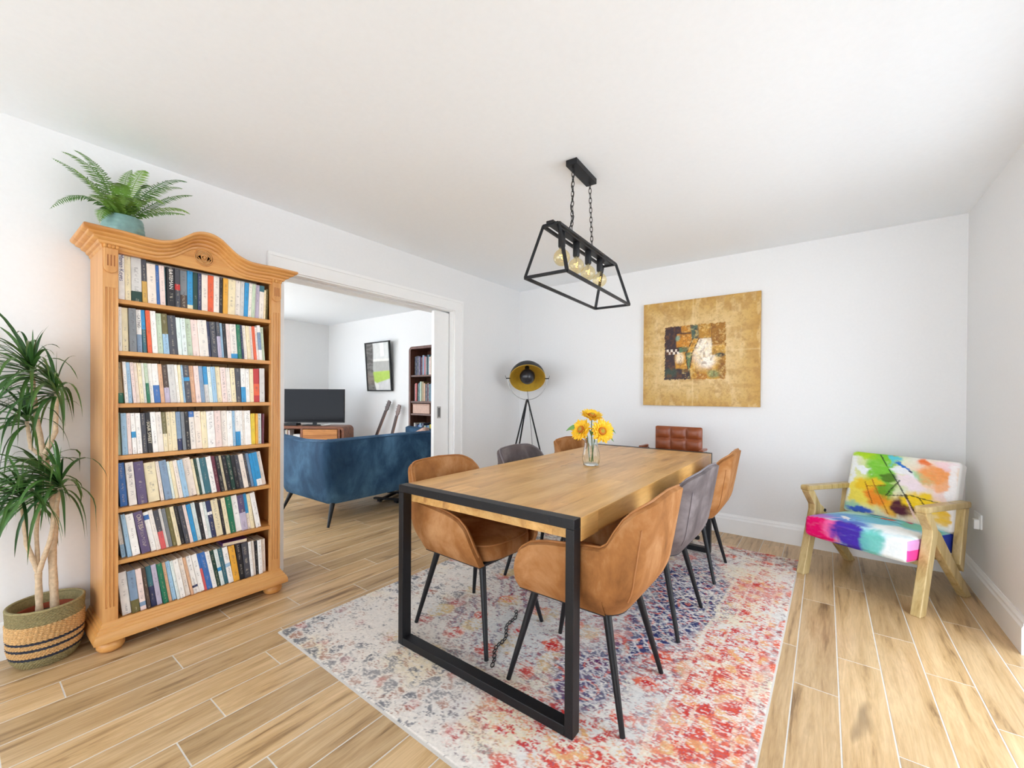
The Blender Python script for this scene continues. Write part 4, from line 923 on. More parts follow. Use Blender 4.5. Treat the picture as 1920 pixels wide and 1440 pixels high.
MB().tube([ctr+Vector((.0, .0, -.13)), apx+ax*.012, Vector((ax.x*.04, ax.y*.04, .85)), Vector((ax.x*.06, ax.y*.06, .6)), Vector((ax.x*.10, ax.y*.10, .4)), Vector((ax.x*.11, ax.y*.11, .1)), Vector((ax.x*.13, ax.y*.13, .004))], .0025, 6).ob('power_cord', M['black_soft'], lm, smooth=60)

# ================================================================== abstract painting
def make_painting():
    n = 240; a, b = np.meshgrid(np.linspace(0, 1, n+1), np.linspace(0, 1, n+1), indexing='ij')
    C = np.ones(a.shape+(3,))*np.array(srgb(204, 166, 96))
    d = np.maximum(abs(a-.47), abs(b-.5))
    C = over(C, (1-sstep(.26, .46, d+.12*(fbm(a*5, b*5, 1)-.5)))*.75, srgb(222, 192, 138))
    C = over(C, sstep(.40, .52, d+.1*(fbm(a*6, b*6, 4)-.5))*.7, srgb(192, 146, 66))
    C = over(C, sstep(.5, .72, fbm(a*5, b*16, 9))*.5, srgb(182, 140, 72))
    C = over(C, sstep(.52, .72, fbm(a*24, b*8, 12))*.4, srgb(230, 204, 154))
    C = over(C, sstep(.5, .7, fbm(a*13, b*11, 14, 5, .65))*.5, srgb(170, 126, 62)); C = over(C, sstep(.55, .7, fbm(a*60, b*60, 16, 3))*.3, srgb(158, 116, 58))
    for k, c0 in ((a, .46), (b, .505)): C = over(C, np.exp(-((k-c0)/.006)**2)*.35, srgb(236, 212, 160))
    p = (a-.207)/.526; q = (b-.25)/.507
    rag = .018*(fbm(a*90, b*90, 15, 3)-.5)*2.4
    ins = ((np.minimum(np.minimum(p, 1-p), np.minimum(q, 1-q))+rag) > 0).astype(float)
    I = np.ones_like(C)*np.array(srgb(176, 116, 34))
    w1 = .05*(fbm(p*6, q*6, 31)-.5); w2 = .05*(fbm(p*6, q*6, 37)-.5); P_, Q_ = p+w1, q+w2
    def rect(x0, x1, y0, y1, col, k=1., s=.015):
        nonlocal I
        m = sstep(x0-s, x0+s, P_)*(1-sstep(x1-s, x1+s, P_))*sstep(y0-s, y0+s, Q_)*(1-sstep(y1-s, y1+s, Q_)); I = over(I, m*k, col)
    def blob(cx, cy, rx, ry, col, k=1.):
        nonlocal I
        I = over(I, (1-sstep(.4, 1.15, np.hypot((P_-cx)/rx, (Q_-cy)/ry)))*k, col)
    I = over(I, sstep(.45, .62, fbm(p*8, q*8, 41))*.6, srgb(206, 158, 52))
    rect(-.1, .3, -.1, 1.1, srgb(58, 40, 42)); rect(-.1, .45, -.1, .16, srgb(62, 44, 44)); blob(.1, .12, .14, .12, srgb(60, 78, 62), .8)
    rect(.28, .44, .86, 1.1, srgb(190, 128, 38)); rect(.2, .44, .6, .84, srgb(200, 132, 34)); rect(.18, .42, .2, .5, srgb(204, 146, 48)); blob(.26, .4, .09, .12, srgb(244, 224, 190))
    blob(.22, .76, .05, .06, srgb(120, 168, 150), .8); rect(.25, .44, .83, .86, srgb(50, 34, 30)); rect(.2, .42, .17, .2, srgb(50, 34, 30))
    blob(.68, .48, .26, .34, srgb(246, 232, 206)); blob(.72, .33, .14, .16, srgb(250, 240, 226), .9); blob(.62, .62, .12, .14, srgb(248, 238, 220), .9)
    rect(.56, .78, .74, 1.1, srgb(184, 132, 44)); rect(.78, 1.1, .6, 1.1, srgb(158, 108, 34)); rect(.78, 1.1, .42, .6, srgb(198, 150, 62)); rect(.775, .785, .6, 1.1, srgb(70, 44, 20), .8, .004); rect(.55, .78, .735, .745, srgb(90, 56, 24), .8, .004)
    rect(.44, .56, .73, 1.1, srgb(72, 92, 78)); blob(.52, .85, .03, .1, srgb(46, 50, 46), .9)
    rect(.24, .40, .5, .585, srgb(88, 118, 84)); blob(.92, .42, .1, .045, srgb(46, 74, 70)); blob(.95, .43, .03, .03, srgb(24, 26, 28)); blob(.82, .09, .12, .09, srgb(120, 146, 96), .8)
    blob(.95, .2, .08, .3, srgb(120, 74, 28), .6)
    t = (p-.47)-.42*(q-.6); I = over(I, (abs(t) < .045)*(q > .48)*(q < .74)*1., srgb(206, 146, 40)); I = over(I, (abs(abs(t)-.05) < .008)*(q > .46)*(q < .76)*1., srgb(50, 46, 36))
    t2 = abs(p-.415); I = over(I, (t2 < .045*sstep(.05, .5, q))*(q < .5)*1., srgb(98, 124, 84)); I = over(I, (abs(t2-.05*sstep(.02, .5, q)) < .008)*(q < .5)*1., srgb(52, 44, 34))
    ck = (p > .03)*(p < .25)*(q > .475)*(q < .575); chk = ((np.floor((p-.03)/.037)+np.floor((q-.475)/.05)) % 2); I = over(I, ck*1., srgb(64, 40, 36)); I = over(I, ck*chk*.95, srgb(240, 224, 206))
    I = over(I, sstep(.52, .68, fbm(p*18, q*14, 53, 5, .65))*.5, srgb(120, 72, 26)); I = over(I, sstep(.55, .7, fbm(p*22, q*26, 57, 4, .6))*.45*(p > .3), srgb(238, 206, 130))
    I = I*(.6+.8*fbm(p*45, q*45, 51, 4, .7))[..., None]
    C = over(C, ins, [0, 0, 0])+I*ins[..., None]
    C = C*(.92+.16*fbm(a*150, b*150, 61, 2))[..., None]
    W_, H_ = .975, .962
    V = np.stack([a*W_-W_/2, -.035-.0012*ins*fbm(p*30, q*30, 71), b*H_], -1).reshape(-1, 3)
    i, j = np.meshgrid(np.arange(n), np.arange(n), indexing='ij'); k = (i*(n+1)+j).ravel(); F = np.stack([k, k+n+1, k+n+2, k+1], 1).tolist()
    t = thing('abstract_painting', 'large square gold abstract painting with a dark amber collage centre', 'painting', (1.978, 0, 1.092), 0)
    MB().box(-W_/2, W_/2, -.0345, -.004, 0, H_).ob('stretched_canvas', plain('canvas_edge', srgb(190, 150, 80), .7), t)
    link('painted_face', col_mesh('painted_face', V, F, np.clip(C.reshape(-1, 3), 0, 1)), attr_mat('paint', .45, .35, .08, 300.), t, smooth=80)
    MB().cyl((-.03, -.006, H_-.01), (-.03, -.006, H_+.008), .004, n=8).ob('hanging_hook', M['steel'], t)
make_painting()

# ================================================================== colourful armchair
ac = thing('accent_armchair', 'armchair with multicoloured abstract print cushions and pale wood frame in the corner', 'armchair', (2.785+.879*.2975+.477*.3, -.611-.477*.2975+.879*.3, 0), R(-28.5))
ash = wood('golden_ash', srgb(204, 182, 132), srgb(184, 158, 104), srgb(140, 114, 66), 2, .35, tint=.05, streak=.2)
def bar2(pts, x, w=.046): return MB().prism([(s-.3, z) for s, z in pts], x-w/2, x+w/2, 0)
for s in (-1, 1):
    x = s*.2975
    fl = bar2([(-.035, 0), (.030, 0), (.155, .43), (.15, .455), (.082, .55), (.02, .555), (.018, .545), (.088, .455), (.09, .42)], x).ob('front_leg', ash, ac, bevel=.006, seg=3)
    bar2([(.012, .552), (.09, .552), (.50, .532), (.545, .53), (.548, .562), (.54, .567), (.02, .588), (.008, .58)], x, .056).ob('arm_rail', ash, ac, bevel=.008, seg=3)
    bar2([(.488, .53), (.538, .53), (.478, .16), (.428, .21)], x, .042).ob('rear_post', ash, ac, bevel=.005, seg=3)
    bar2([(.115, .39), (.15, .455), (.19, .43), (.585, .0), (.515, .0)], x, .042).ob('rear_leg', ash, ac, bevel=.005, seg=3)
    MB().cyl((x-s*.026, -.3+.20, .405), (x-s*.018, -.3+.20, .405), .011, n=14).ob('bolt_cap', M['black'], ac)
MB().box(-.276, .276, -.12, -.085, .215, .25).ob('front_stretcher', ash, ac, bevel=.003); MB().box(-.276, .276, .14, .175, .2, .235).ob('rear_stretcher', ash, ac, bevel=.003)
def cushion(hx_, hy_, hz_, r_, cuts, crown):
    bm = bmesh.new(); bmesh.ops.create_cube(bm, size=2); bmesh.ops.subdivide_edges(bm, edges=bm.edges, cuts=cuts, use_grid_fill=True)
    Pn = np.array([v.co[:] for v in bm.verts]); bm.verts.index_update(); F = [tuple(v.index for v in f.verts) for f in bm.faces]; bm.free()
    h = np.array([hx_, hy_, hz_]); p = Pn*h; core = np.clip(p, -(h-r_), h-r_); d = p-core; L = np.linalg.norm(d, axis=1, keepdims=True); L[L == 0] = 1
    V = core+d/L*r_
    V[:, 2] += crown*(1-Pn[:, 0]**4)*(1-Pn[:, 1]**4)*np.sign(Pn[:, 2])*(np.abs(Pn[:, 2]) > .5)
    return V, F, Pn
def splash(p, q, base, blobs, seed, lines=()):
    C = np.ones(p.shape+(3,))*np.array(srgb(*base)); w1 = .20*(fbm(p*5, q*5, seed)-.5)+.05*(fbm(p*9, q*40, seed+3)-.5); w2 = .20*(fbm(p*5, q*5, seed+7)-.5)+.06*(fbm(p*40, q*9, seed+9)-.5)
    for k, (cx, cy, rx, ry, an, col, kk, soft) in enumerate(blobs):
        dx, dy = p+w1-cx, q+w2-cy; c, s = math.cos(R(an)), math.sin(R(an)); d = np.hypot((dx*c+dy*s)/rx, (-dx*s+dy*c)/ry)
        m = (1-sstep(1-soft*.7, 1.12+soft*.2, d))*kk*(.85+.3*fbm(p*14+k, q*40, seed+k, 3)); C = over(C, np.clip(m, 0, 1), srgb(*col))
    for (x0, y0, x1, y1, wd, col) in lines:
        ux, uy = x1-x0, y1-y0; L2 = ux*ux+uy*uy; t = np.clip(((p-x0)*ux+(q-y0)*uy)/L2, 0, 1)
        C = over(C, (np.hypot(p-x0-t*ux+w1*.08, q-y0-t*uy+w2*.08) < wd)*.85, srgb(*col))
    return C*(.93+.14*fbm(p*70, q*70, seed+50, 2))[..., None]
fab = attr_mat('printed_fabric', .7, .2, .08, 700.)
V, F, Pn = cushion(.268, .285, .062, .022, 104, .022)
p = (Pn[:, 0]+1)/2; q = np.where(Pn[:, 1] < -.985, .2*(Pn[:, 2]+1)/2, .2+.8*(Pn[:, 1]+1)/2)
seatb = [(.15, .08, .22, .16, -10, (226, 0, 104), 1, .35), (.1, .34, .22, .12, 10, (186, 110, 206), .9, .5), (.33, .14, .13, .1, 20, (240, 110, 170), .85, .5), (.5, .1, .22, .14, -15, (72, 48, 168), 1, .35), (.42, .3, .2, .08, 0, (60, 70, 190), .8, .5),
         (.38, .5, .3, .2, 10, (110, 166, 226), .9, .6), (.6, .62, .35, .2, -10, (120, 206, 220), .8, .6), (.33, .4, .1, .04, -25, (244, 248, 252), 1, .3), (.82, .38, .22, .16, 0, (246, 250, 250), 1, .5), (.72, .12, .12, .16, -20, (110, 200, 190), .9, .5),
         (.94, .1, .12, .16, 0, (236, 244, 246), 1, .5), (.5, .82, .4, .12, 0, (90, 190, 190), .8, .6), (.85, .75, .2, .16, 0, (120, 200, 170), .8, .6), (.15, .8, .2, .14, 0, (190, 226, 200), .8, .6), (.55, .72, .05, .06, 30, (232, 84, 40), 1, .4), (.42, .86, .12, .05, 0, (30, 70, 150), .9, .5), (.62, .85, .14, .04, -20, (190, 40, 90), .8, .5)]
C = splash(p, q, (176, 222, 236), seatb, 5, [(.2, .25, .33, .4, .006, (240, 190, 220)), (.38, .36, .45, .42, .006, (40, 50, 70)), (.3, .75, .7, .65, .006, (30, 60, 110)), (.25, .6, .6, .8, .006, (30, 40, 60))])
side = Pn[:, 0] > .985; C[side] = over(C[side], np.ones(side.sum())*.85, srgb(222, 140, 206)); lo = side & (Pn[:, 2] < .1); C[lo] = srgb(240, 70, 150); bkk = side & (Pn[:, 1] > .2); C[bkk] = srgb(50, 70, 180)
st = link('seat_cushion', col_mesh('seat_cushion', V, F, np.clip(C, 0, 1)), fab, ac, (0, -.3+.245, .322), (R(-3), 0, 0), smooth=60)
V, F, Pn = cushion(.285, .045, .215, .022, 104, 0.)
V[:, 1] -= .012*(1-Pn[:, 0]**4)*(1-Pn[:, 2]**4)*(Pn[:, 1] < 0)
p = (Pn[:, 0]+1)/2; q = (Pn[:, 2]+1)/2
backb = [(.3, .55, .34, .55, 0, (206, 222, 120), .8, .9), (.2, .35, .28, .3, 0, (248, 226, 120), .8, .9), (.8, .75, .28, .28, 0, (250, 206, 170), .7, .9), (.6, .2, .3, .2, 0, (244, 196, 90), .75, .8), (.2, .95, .2, .1, 0, (172, 212, 40), 1, .4), (.33, .66, .14, .4, -8, (124, 200, 60), .95, .5), (.12, .72, .14, .05, 0, (240, 244, 246), 1, .4), (.14, .35, .2, .2, 0, (244, 222, 90), 1, .6), (.24, .5, .14, .14, 20, (240, 196, 40), .9, .5), (.34, .3, .12, .14, 0, (240, 140, 40), 1, .5),
         (.06, .1, .14, .1, 0, (150, 200, 170), .9, .6), (.16, .07, .12, .06, 0, (64, 96, 190), 1, .5), (.43, .42, .1, .14, 0, (96, 160, 40), .9, .5), (.4, .66, .08, .08, -30, (84, 120, 40), .9, .4), (.48, .16, .14, .14, 0, (236, 170, 40), .95, .5), (.58, .18, .12, .16, 0, (84, 36, 52), 1, .5), (.66, .28, .06, .16, 20, (110, 60, 30), .9, .5),
         (.76, .36, .16, .16, -20, (246, 206, 40), 1, .45), (.9, .2, .1, .14, 0, (240, 190, 50), .9, .5), (.6, .62, .16, .1, -30, (244, 226, 232), .95, .4), (.52, .78, .14, .05, -30, (240, 240, 244), .9, .4), (.7, .72, .14, .06, -30, (160, 214, 160), .9, .5), (.82, .76, .18, .14, -10, (246, 160, 90), .95, .6), (.7, .93, .1, .06, -20, (236, 120, 60), .95, .5), (.92, .9, .1, .1, 0, (248, 214, 220), .9, .6), (.9, .5, .1, .12, 0, (246, 216, 210), .9, .6), (.88, .6, .08, .06, 0, (248, 180, 130), .9, .6),
         (.42, .93, .06, .04, 0, (90, 200, 220), .9, .5), (.52, .85, .08, .02, -35, (30, 110, 200), 1, .3), (.57, .78, .02, .02, 0, (30, 50, 90), 1, .4), (.36, .97, .06, .02, 0, (200, 140, 40), .8, .5), (.97, .5, .05, .6, 0, (244, 240, 240), .95, .5), (.02, .6, .04, .4, 0, (238, 240, 236), .95, .5)]
C = splash(p, q, (236, 234, 226), backb, 77, [(.3, .98, .62, .35, .007, (30, 40, 40)), (.62, .35, .7, .1, .011, (236, 200, 190)), (.6, .42, .68, .2, .009, (50, 30, 26)), (.42, .35, .52, .62, .008, (40, 46, 30)), (.44, .36, .64, .42, .007, (40, 36, 30)), (.64, .42, .86, .38, .007, (60, 46, 26)), (.72, .4, .8, .22, .007, (60, 46, 26)), (.2, .52, 0.3, .2, .006, (150, 90, 30)), (.26, .58, .46, .08, .006, (170, 100, 30)), (.22, .45, .4, .5, .006, (150, 80, 20))])
C[np.abs(Pn[:, 0]) > .985] = srgb(236, 234, 232)
link('back_cushion', col_mesh('back_cushion', V, F, np.clip(C, 0, 1)), fab, ac, (-.005, -.3+.535, .575), (R(-16), 0, 0), smooth=60)
MB().box(-.272, .272, -.012, .012, -.03, .03).ob('back_rail', ash, ac, loc=(0, -.3+.535, .40), rot=(R(-16), 0, 0), bevel=.003)

# ================================================================== living room: blue sofa
sf = thing('blue_sofa', 'blue velvet sofa with its back to the dining room', 'sofa', (-1.06, -1.208, 0), PI)
w, xf, xbk, r = .842, .44, -.455, .10; half = []
def hz(X): return .742+.012*math.sin(max(0., min(1., (X+.45)/.9))*PI)-.0
for X in np.linspace(xf, xbk+r, 14): half.append((X, w, 0, 1, X*.93, w-.075, .735+.02*abs((X)/.45)))
for a in (15, 30, 45, 60, 75, 90):
    c, s = math.cos(R(a)), math.sin(R(a)); half.append((xbk+r-r*s, w-r+r*c, -s, c, (xbk+r)*.93-(r-.03)*s, w-.145+(r-.03)*c, .757))
for Y in np.linspace(w-r, 0, 10)[1:]: half.append((xbk, Y, -1, 0, (xbk+r)*.93-(r-.03), Y*.9, .757+.008*(1-Y/w)))
cols = half+[(x, -y, nx, -ny, bx, -by, h) for (x, y, nx, ny, bx, by, h) in half[-2::-1]]
def prof(z):
    k = min(1., max(0., (z-.185)/.42)); return .35+.65*(1-(1-k)**2.4) if z > .195 else .2, 0.
mb, outer, rimp = shell(cols, prof, .105, .185, 14, .016)
sb = mb.ob('upholstered_shell', M['blue'], sf, smooth=50)
MB().tube([(o[-1][0]*.998, o[-1][1]*.998, o[-1][2]-.004) for o in outer], .005, 6).ob('piping', M['blue'], sb, smooth=60)
MB().box(-.37, .42, -.73, .73, .185, .36).ob('seat_base', M['blue'], sf, bevel=.02)
for s in (-1, 1):
    V, F, Pn = cushion(.36, .350, .07, .04, 10, .02); me = bpy.data.meshes.new('seat_cushion'); me.from_pydata(V.tolist(), [], F); link('seat_cushion', me, M['blue'], sf, (.09, s*.358, .43), smooth=60)
    V, F, Pn = cushion(.07, .350, .12, .04, 10, .0); me = bpy.data.meshes.new('back_cushion'); me.from_pydata(V.tolist(), [], F); link('back_cushion', me, M['blue'], sf, (-.25, s*.358, .60), (0, R(-8), 0), smooth=60)
    for x_, xo in ((.36, .407), (-.40, -.46)):
        MB().tube([(x_, s*.76, .19), (xo, s*.835, 0)], [.023, .011], 12).ob('leg', M['black'], sf, smooth=60)
V, F, Pn = cushion(.15, .05, .095, .03, 14, 0)
me = bpy.data.meshes.new('throw_pillow'); me.from_pydata(V.tolist(), [], F)
pk = plain('blush_print', srgb(206, 168, 150), .9, var=.35, vs=25)
tag(link('throw_pillow', me, pk, None, (-1.136, -.533, .642), (R(-6), R(-22), 0), smooth=60), 'blush patterned pillow propped at the far end of the blue sofa', 'pillow')

# black folded stand lying under the sofa
fs = thing('folded_stand', 'black folded metal stand lying on the floor under the sofa', 'stand', (-.98, -1.02, 0), R(24))
for x in (-.10, .10): MB().box(x-.018, x+.018, -.20, .38, .012, .036).ob('rail', M['black'], fs, bevel=.003)
for y in (-.19, .10, .36): MB().box(-.16, .16, y-.018, y+.018, .037, .056).ob('crossbar', M['black'], fs, bevel=.003)
for x in (-.10, .10):
    for y in (-.16, .32): MB().cyl((x, y, 0), (x, y, .012), .016, n=12).ob('rubber_foot', M['black_soft'], fs)

# ================================================================== media unit with television
wal = wood('walnut', srgb(150, 92, 58), srgb(124, 72, 44), srgb(84, 46, 28), 0, .35, tint=.05, streak=.3); wal2 = wood('honey_drawer', srgb(214, 150, 84), srgb(196, 130, 66), srgb(160, 98, 46), 0, .35, tint=.04, streak=.3)
tvc = CAM+ray(590, 761)*6.3; uz = (CAM+ray(590, 799)*6.16)[2]
mu = thing('media_unit', 'walnut media unit with rounded ends and honey coloured drawers', 'cabinet', (tvc[0], tvc[1], 0), R(36.8))
def rring(x0, x1, z0, z1, r_, t, n=8):
    out = [(x0, z0)]; out = []
    for cx, cz, a0 in ((x1-r_, z1-r_, 0), (x0+r_, z1-r_, 90), (x0+r_, z0+r_, 180), (x1-r_, z0+r_, 270)):
        out += [(cx+r_*math.cos(R(a0+90*k/n)), cz+r_*math.sin(R(a0+90*k/n))) for k in range(n+1)]
    inn = []; r2 = max(.004, r_-t)
    for cx, cz, a0 in ((x1-t-r2, z1-t-r2, 0), (x0+t+r2, z1-t-r2, 90), (x0+t+r2, z0+t+r2, 180), (x1-t-r2, z0+t+r2, 270)):
        inn += [(cx+r2*math.cos(R(a0+90*k/n)), cz+r2*math.sin(R(a0+90*k/n))) for k in range(n+1)]
    return out, inn
def ringbox(x0, x1, z0, z1, r_, t, ya, yb):
    o, i = rring(x0, x1, z0, z1, r_, t); m = len(o)
    P = [[(x, ya, z) for x, z in o], [(x, yb, z) for x, z in o], [(x, yb, z) for x, z in i], [(x, ya, z) for x, z in i]]
    return MB().grid(P, cu=True, cv=True)
UX0, UX1 = -.72, .52; UB = .12
ringbox(UX0, UX1, UB, uz, .07, .035, -.20, .18).ob('carcass', wal, mu, smooth=40)
MB().box(UX0+.02, UX1-.02, .165, .178, UB+.02, uz-.02).ob('back_panel', wal, mu)
for x in (-.10, UX1-.075): MB().box(x-.016, x+.016, -.195, .165, UB+.034, uz-.034).ob('divider', wal, mu, bevel=.002)
for k, (za, zb_) in enumerate(((uz-.035-.19, uz-.045), (UB+.05, uz-.035-.205))):
    dwr = MB().box(-.078, UX1-.097, -.202, .15, za, zb_).ob('drawer', wal2, mu, bevel=.004)
    MB().box(-.078, UX1-.097, -.2045, -.2015, (za+zb_)/2-.004, (za+zb_)/2+.004).ob('drawer_groove', M['groove'], dwr)
MB().box(UX0+.035, -.118, -.19, .165, uz-.25, uz-.232).ob('shelf', wal, mu, bevel=.002)
for x in (UX0+.1, UX1-.1):
    for y in (-.14, .13): MB().tube([(x, y, UB+.005), (x, y, 0)], [.022, .014], 12).ob('leg', wal, mu, smooth=60)
def local2world(t, x, y, z):
    a = t.rotation_euler.z; return (t.location[0]+x*math.cos(a)-y*math.sin(a), t.location[1]+x*math.sin(a)+y*math.cos(a), t.location[2]+z)
rc = random.Random(4); x = UX0+.04; k = 0
disc_cols = [('white', (220, 216, 212)), ('red', (170, 60, 60)), ('blue', (90, 110, 160)), ('black', (40, 40, 46)), ('silver', (180, 180, 182)), ('cream', (214, 200, 170)), ('maroon', (110, 50, 60))]
while x < -.30:
    t_ = rc.choice((.012, .012, .018, .024)); nm, cc = disc_cols[k % 7]; k += 1
    me = make_book(t_, rc.uniform(.165, .185), .13, [(0, 1, srgb(*cc))])
    o = link('disc_case', me, MBOOK, None, local2world(mu, x, -.165, uz-.2318), (0, 0, mu.rotation_euler.z-PI/2))
    tag(o, '%s disc case, %s from the open bay end in the media unit' % (nm, ordinal(k)), 'disc case', 'disc cases in the media unit'); x += t_+.0012
wb = thing('white_box', 'small white boxes of electronics stacked in the media unit bay', 'box', local2world(mu, -.21, -.06, uz-.2318), mu.rotation_euler.z)
MB().box(-.07, .07, -.08, .08, 0, .06).ob('lower_casing', M['white_plastic'], wb, bevel=.004); MB().box(-.05, .05, -.06, .06, .0605, .11).ob('upper_casing', M['white_plastic'], wb, bevel=.004)
tv = thing('television', 'flat black television standing on the walnut media unit', 'television', local2world(mu, 0, 0, uz+.0003), mu.rotation_euler.z)
zc = tvc[2]-uz; hw_, hh_ = .45, .252
MB().box(-hw_, hw_, -.015, .02, zc-hh_, zc+hh_).ob('bezel', M['black_soft'], tv, bevel=.004)
MB().box(-hw_+.008, hw_-.008, -.0165, -.0148, zc-hh_+.016, zc+hh_-.008).ob('screen', plain('tv_screen', (.006, .006, .008), .1, var=.05, spec=.12), tv)
MB().box(-.03, .03, .0, .015, .01, zc-hh_+.02).ob('stand_neck', M['black_soft'], tv); MB().box(-.15, .15, -.08, .09, 0, .012).ob('stand_foot', M['black_soft'], tv, bevel=.004)
stb = thing('set_top_box', 'slim black set-top box on the media unit beside the television foot', 'electronics', local2world(mu, -.33, -.02, uz+.0003), mu.rotation_euler.z)
MB().box(-.10, .10, -.07, .07, 0, .036).ob('casing', M['black_soft'], stb, bevel=.003); MB().box(-.09, .02, -.0712, -.0698, .01, .026).ob('display_window', plain('smoked', (.01, .01, .012), .1), stb)
rt = thing('white_dish', 'round white dish on the media unit near the television', 'dish', local2world(mu, .21, -.10, uz+.0003), 0)
MB().lathe([(.0, 0), (.04, 0), (.062, .01), (.07, .02), (.066, .02), (.058, .012), (0, .006)], 28).ob('bowl', M['white_plastic'], rt, smooth=50)

# ================================================================== guitars leaning on the living room wall
rosew = plain('dark_fretboard', srgb(66, 46, 40), .5, var=.2); maple = plain('neck_wood', srgb(176, 140, 120), .4, var=.12)
def guitar(label, top, dr, bodymat, headmat):
    d = Vector(dr).normalized(); L = top[2]/d.z; base = Vector(top)-d*L
    t = thing('guitar', label, 'guitar', base, 0, 'guitars leaning against the living room wall')
    sdv = Vector((0, 1, 0)); sdv = (sdv-d*sdv.dot(d)).normalized(); fx = d.cross(sdv) if False else sdv.cross(d)
    fx = fx.normalized()           # across the fretboard; -sdv is the front
    if fx.x < 0: fx = -fx
    def W(a, b, c): return fx*a-sdv*b+d*c
    def put(mb, name, mat, par, **k): return MB().add([W(*p) for p in mb.v], mb.f).ob(name, mat, par, **k)
    out = []
    for k in range(40):
        a = 2*PI*k/40; c_, s_ = math.cos(a), math.sin(a); zc_ = .20+.2*s_; out.append(((.165-.035*math.sin(a)+.0-.045*math.exp(-((s_-.15)/.35)**2))*c_, zc_))
    bd = put(MB().prism([(x, z) for x, z in out], -.045, 0, 1), 'body', bodymat, t, bevel=.006)
    put(MB().lathe([(0, 0), (.045, 0), (.045, .002), (0, .002)], 24), 'sound_hole_rim', rosew, bd)
    put(MB().box(-.024, .024, -.014, .004, .39, L-.17), 'neck', maple, t, bevel=.005)
    put(MB().box(-.023, .023, .004, .009, .30, L-.17), 'fretboard', rosew, t)
    hd_ = put(MB().prism([(-.022, L-.17), (.022, L-.17), (.036, L-.13), (.032, L-.005), (0, L), (-.032, L-.005), (-.036, L-.13)], -.012, .004, 1), 'headstock', headmat, t, bevel=.002)
    for s in (-1, 1):
        for k in range(3): put(MB().cyl((s*.034, -.004, L-.12+.04*k), (s*.052, -.004, L-.12+.04*k), .006, .008, 8), 'tuning_peg', M['steel'], hd_)
    put(MB().box(-.05, .05, .0, .012, .12, .14), 'bridge', rosew, bd)
    return t
guitar('white-bodied guitar with dark headstock leaning on the living room wall', (-2.362, -.075, 1.085), (.42, .09, .90), M['white_plastic'], plain('dark_headstock', srgb(74, 54, 50), .4))
guitar('brown guitar with pale neck leaning on the wall beside the dark bookcase', (-2.135, -.07, 1.03), (.27, .08, .955), plain('amber_top', srgb(170, 108, 54), .3, var=.1), plain('brown_headstock', srgb(112, 84, 74), .4))

# ================================================================== framed picture in the living room, reflection painted in
def make_reflection_picture():
    n = 60; Wd, Ht = .60, .745; a, b = np.meshgrid(np.linspace(0, 1, n+1), np.linspace(0, 1, n+1), indexing='ij')
    C = np.ones(a.shape+(3,))*np.array(srgb(214, 216, 214))  # window reflection of lawn and path painted into the vertex colours
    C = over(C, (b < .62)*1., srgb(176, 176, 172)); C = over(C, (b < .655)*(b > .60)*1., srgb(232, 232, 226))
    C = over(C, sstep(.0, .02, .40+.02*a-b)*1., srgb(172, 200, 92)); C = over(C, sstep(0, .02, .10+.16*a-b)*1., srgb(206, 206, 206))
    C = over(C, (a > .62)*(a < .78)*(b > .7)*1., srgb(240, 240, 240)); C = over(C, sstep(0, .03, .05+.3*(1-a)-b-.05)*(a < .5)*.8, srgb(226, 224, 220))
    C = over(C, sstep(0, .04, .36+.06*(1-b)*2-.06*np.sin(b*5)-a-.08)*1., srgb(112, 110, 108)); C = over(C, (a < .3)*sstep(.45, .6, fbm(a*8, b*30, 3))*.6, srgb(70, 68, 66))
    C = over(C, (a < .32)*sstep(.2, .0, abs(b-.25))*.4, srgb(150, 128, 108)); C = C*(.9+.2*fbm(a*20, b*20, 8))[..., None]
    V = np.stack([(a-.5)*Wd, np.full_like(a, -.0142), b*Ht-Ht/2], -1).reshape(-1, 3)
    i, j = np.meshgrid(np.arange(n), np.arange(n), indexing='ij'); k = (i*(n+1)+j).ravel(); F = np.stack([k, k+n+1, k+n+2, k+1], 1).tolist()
    t = thing('framed_reflection', 'thin black framed picture painted with a reflected lawn and grey path, tilted off the wall', 'picture', (-2.665, -.052, 1.612))
    t.rotation_euler = (R(4.2), 0, 0)
    MB().box(-Wd/2-.004, Wd/2+.004, -.014, .004, -Ht/2-.004, Ht/2+.004).ob('backing_board', M['black_soft'], t)
    link('reflection_face', col_mesh('reflection_face', V, F, np.clip(C.reshape(-1, 3), 0, 1)), attr_mat('painted_reflection', .08, .6), t)  # this face carries the painted reflection
    for x in (-1, 1): MB().box(x*Wd/2-.009, x*Wd/2+.009, -.024, .006, -Ht/2-.009, Ht/2+.009).ob('frame_side', M['black_soft'], t, bevel=.001)
    for z in (-1, 1): MB().box(-Wd/2+.009, Wd/2-.009, -.024, .006, z*Ht/2-.009, z*Ht/2+.009).ob('frame_rail', M['black_soft'], t, bevel=.001)
make_reflection_picture()

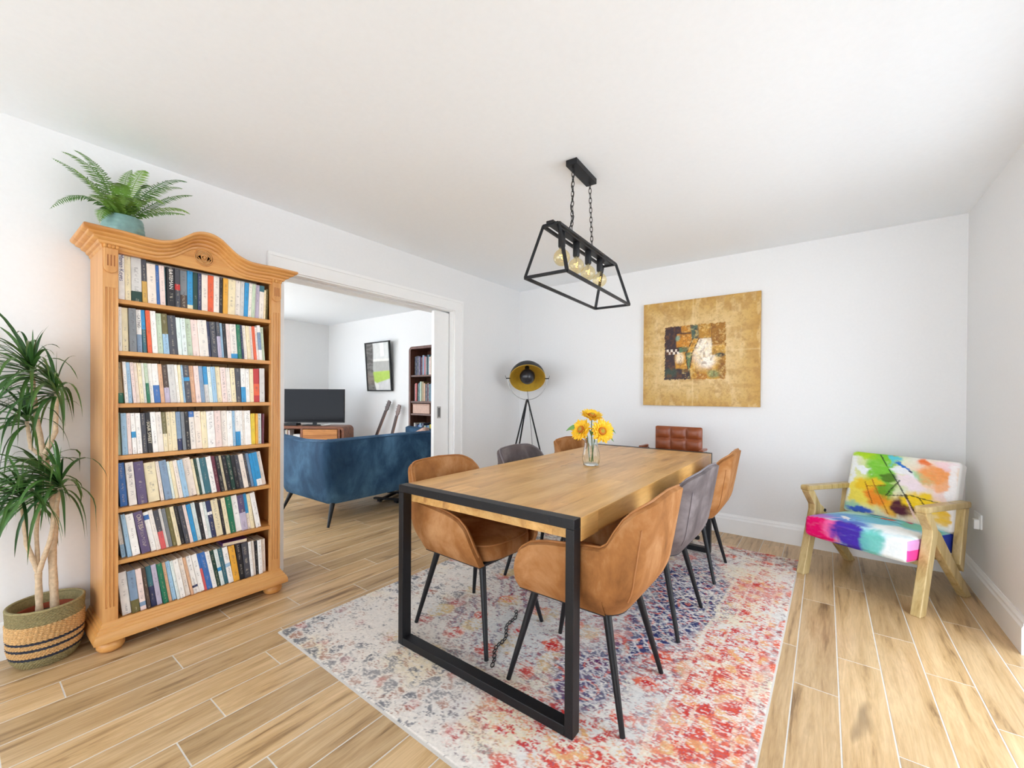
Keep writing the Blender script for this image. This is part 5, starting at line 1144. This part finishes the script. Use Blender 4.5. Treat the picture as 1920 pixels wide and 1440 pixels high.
# ================================================================== dark bookcase in the living room
wz = wood('dark_walnut', srgb(112, 72, 56), srgb(92, 56, 42), srgb(60, 34, 26), 2, .4, tint=.05, streak=.3)
DBX0, DBX1, DBT = -1.612, -.74, 1.822
db = thing('walnut_bookcase', 'dark walnut bookcase with rounded corners beyond the pocket door', 'bookcase', ((DBX0+DBX1)/2, -.17, 0))
hw2 = (DBX1-DBX0)/2
ringbox(-hw2, hw2, .06, DBT, .06, .034, -.16, .145).ob('carcass', wz, db, smooth=40)
MB().box(-hw2+.02, hw2-.02, .13, .143, .08, DBT-.02).ob('back_panel', wz, db)
for z in (1.44, 1.093, .928, .56, .30): MB().box(-hw2+.03, hw2-.03, -.152, .13, z-.024, z).ob('shelf', wz, db, bevel=.002)
MB().box(-hw2+.43, hw2-.40, -.15, .13, .93, 1.068).ob('divider', wz, db)
for x in (-hw2+.1, hw2-.1): MB().box(x-.03, x+.03, -.13, .12, 0, .062).ob('foot', wz, db, bevel=.004)
bxs = thing('wooden_box', 'pale pink-brown wooden storage box in the dark walnut bookcase', 'box', (DBX0+.04+.185, -.19, .9283))
MB().box(-.165, .165, -.12, .12, 0, .118).ob('box_body', plain('rosy_wood', srgb(196, 158, 138), .5, var=.1), bxs, bevel=.006); MB().box(-.168, .168, -.123, .123, .1185, .130).ob('lid', plain('rosy_wood_lid', srgb(190, 150, 130), .5, var=.1), bxs, bevel=.003)
rows = [(1.44, .27, ['black', 'navy', 'charcoal', 'purple', 'maroon', 'steel', 'rose', 'grey', 'teal', 'pink', 'tan', 'gold', 'brown'], 'upper'),
        (1.093, .26, ['grey', 'rose', 'darkgreen', 'teal', 'palegreen', 'tan', 'peach', 'charcoal', 'maroon', 'teal', 'steel', 'pale', 'lightblue', 'steel'], 'second'),
        (.56, .24, ['offwhite', 'navy', 'blue', 'lightblue', 'steel', 'navy', 'palegreen', 'blue', 'lightblue', 'yellow', 'green', 'palegreen'], 'lower')]
rd = random.Random(9)
for z, hmax, cl, rn in rows:
    x = DBX0+.062
    for k, cn in enumerate(cl):
        t_ = rd.uniform(.026, .040); hh = hmax*rd.uniform(.86, 1.0)
        o = link('hardback', make_book(t_, hh, rd.uniform(.16, .19), [(0, 1, tuple(c*.8 for c in srgb(*PAL[cn])))]), MBOOK, None, (x, -.17-.125+rd.uniform(0, .012), z+.0004), (0, 0, -PI/2))
        tag(o, '%s book, %s from the guitar end, %s row of the dark walnut bookcase' % (NAME.get(cn, cn), ordinal(k+1), rn), 'book', 'books in the walnut bookcase')
        MB().box(-.15, -.0014, .0013, t_-.0013, .0015, hh-.0015).ob('page_block', MPAGE, o)
        x += t_+.001
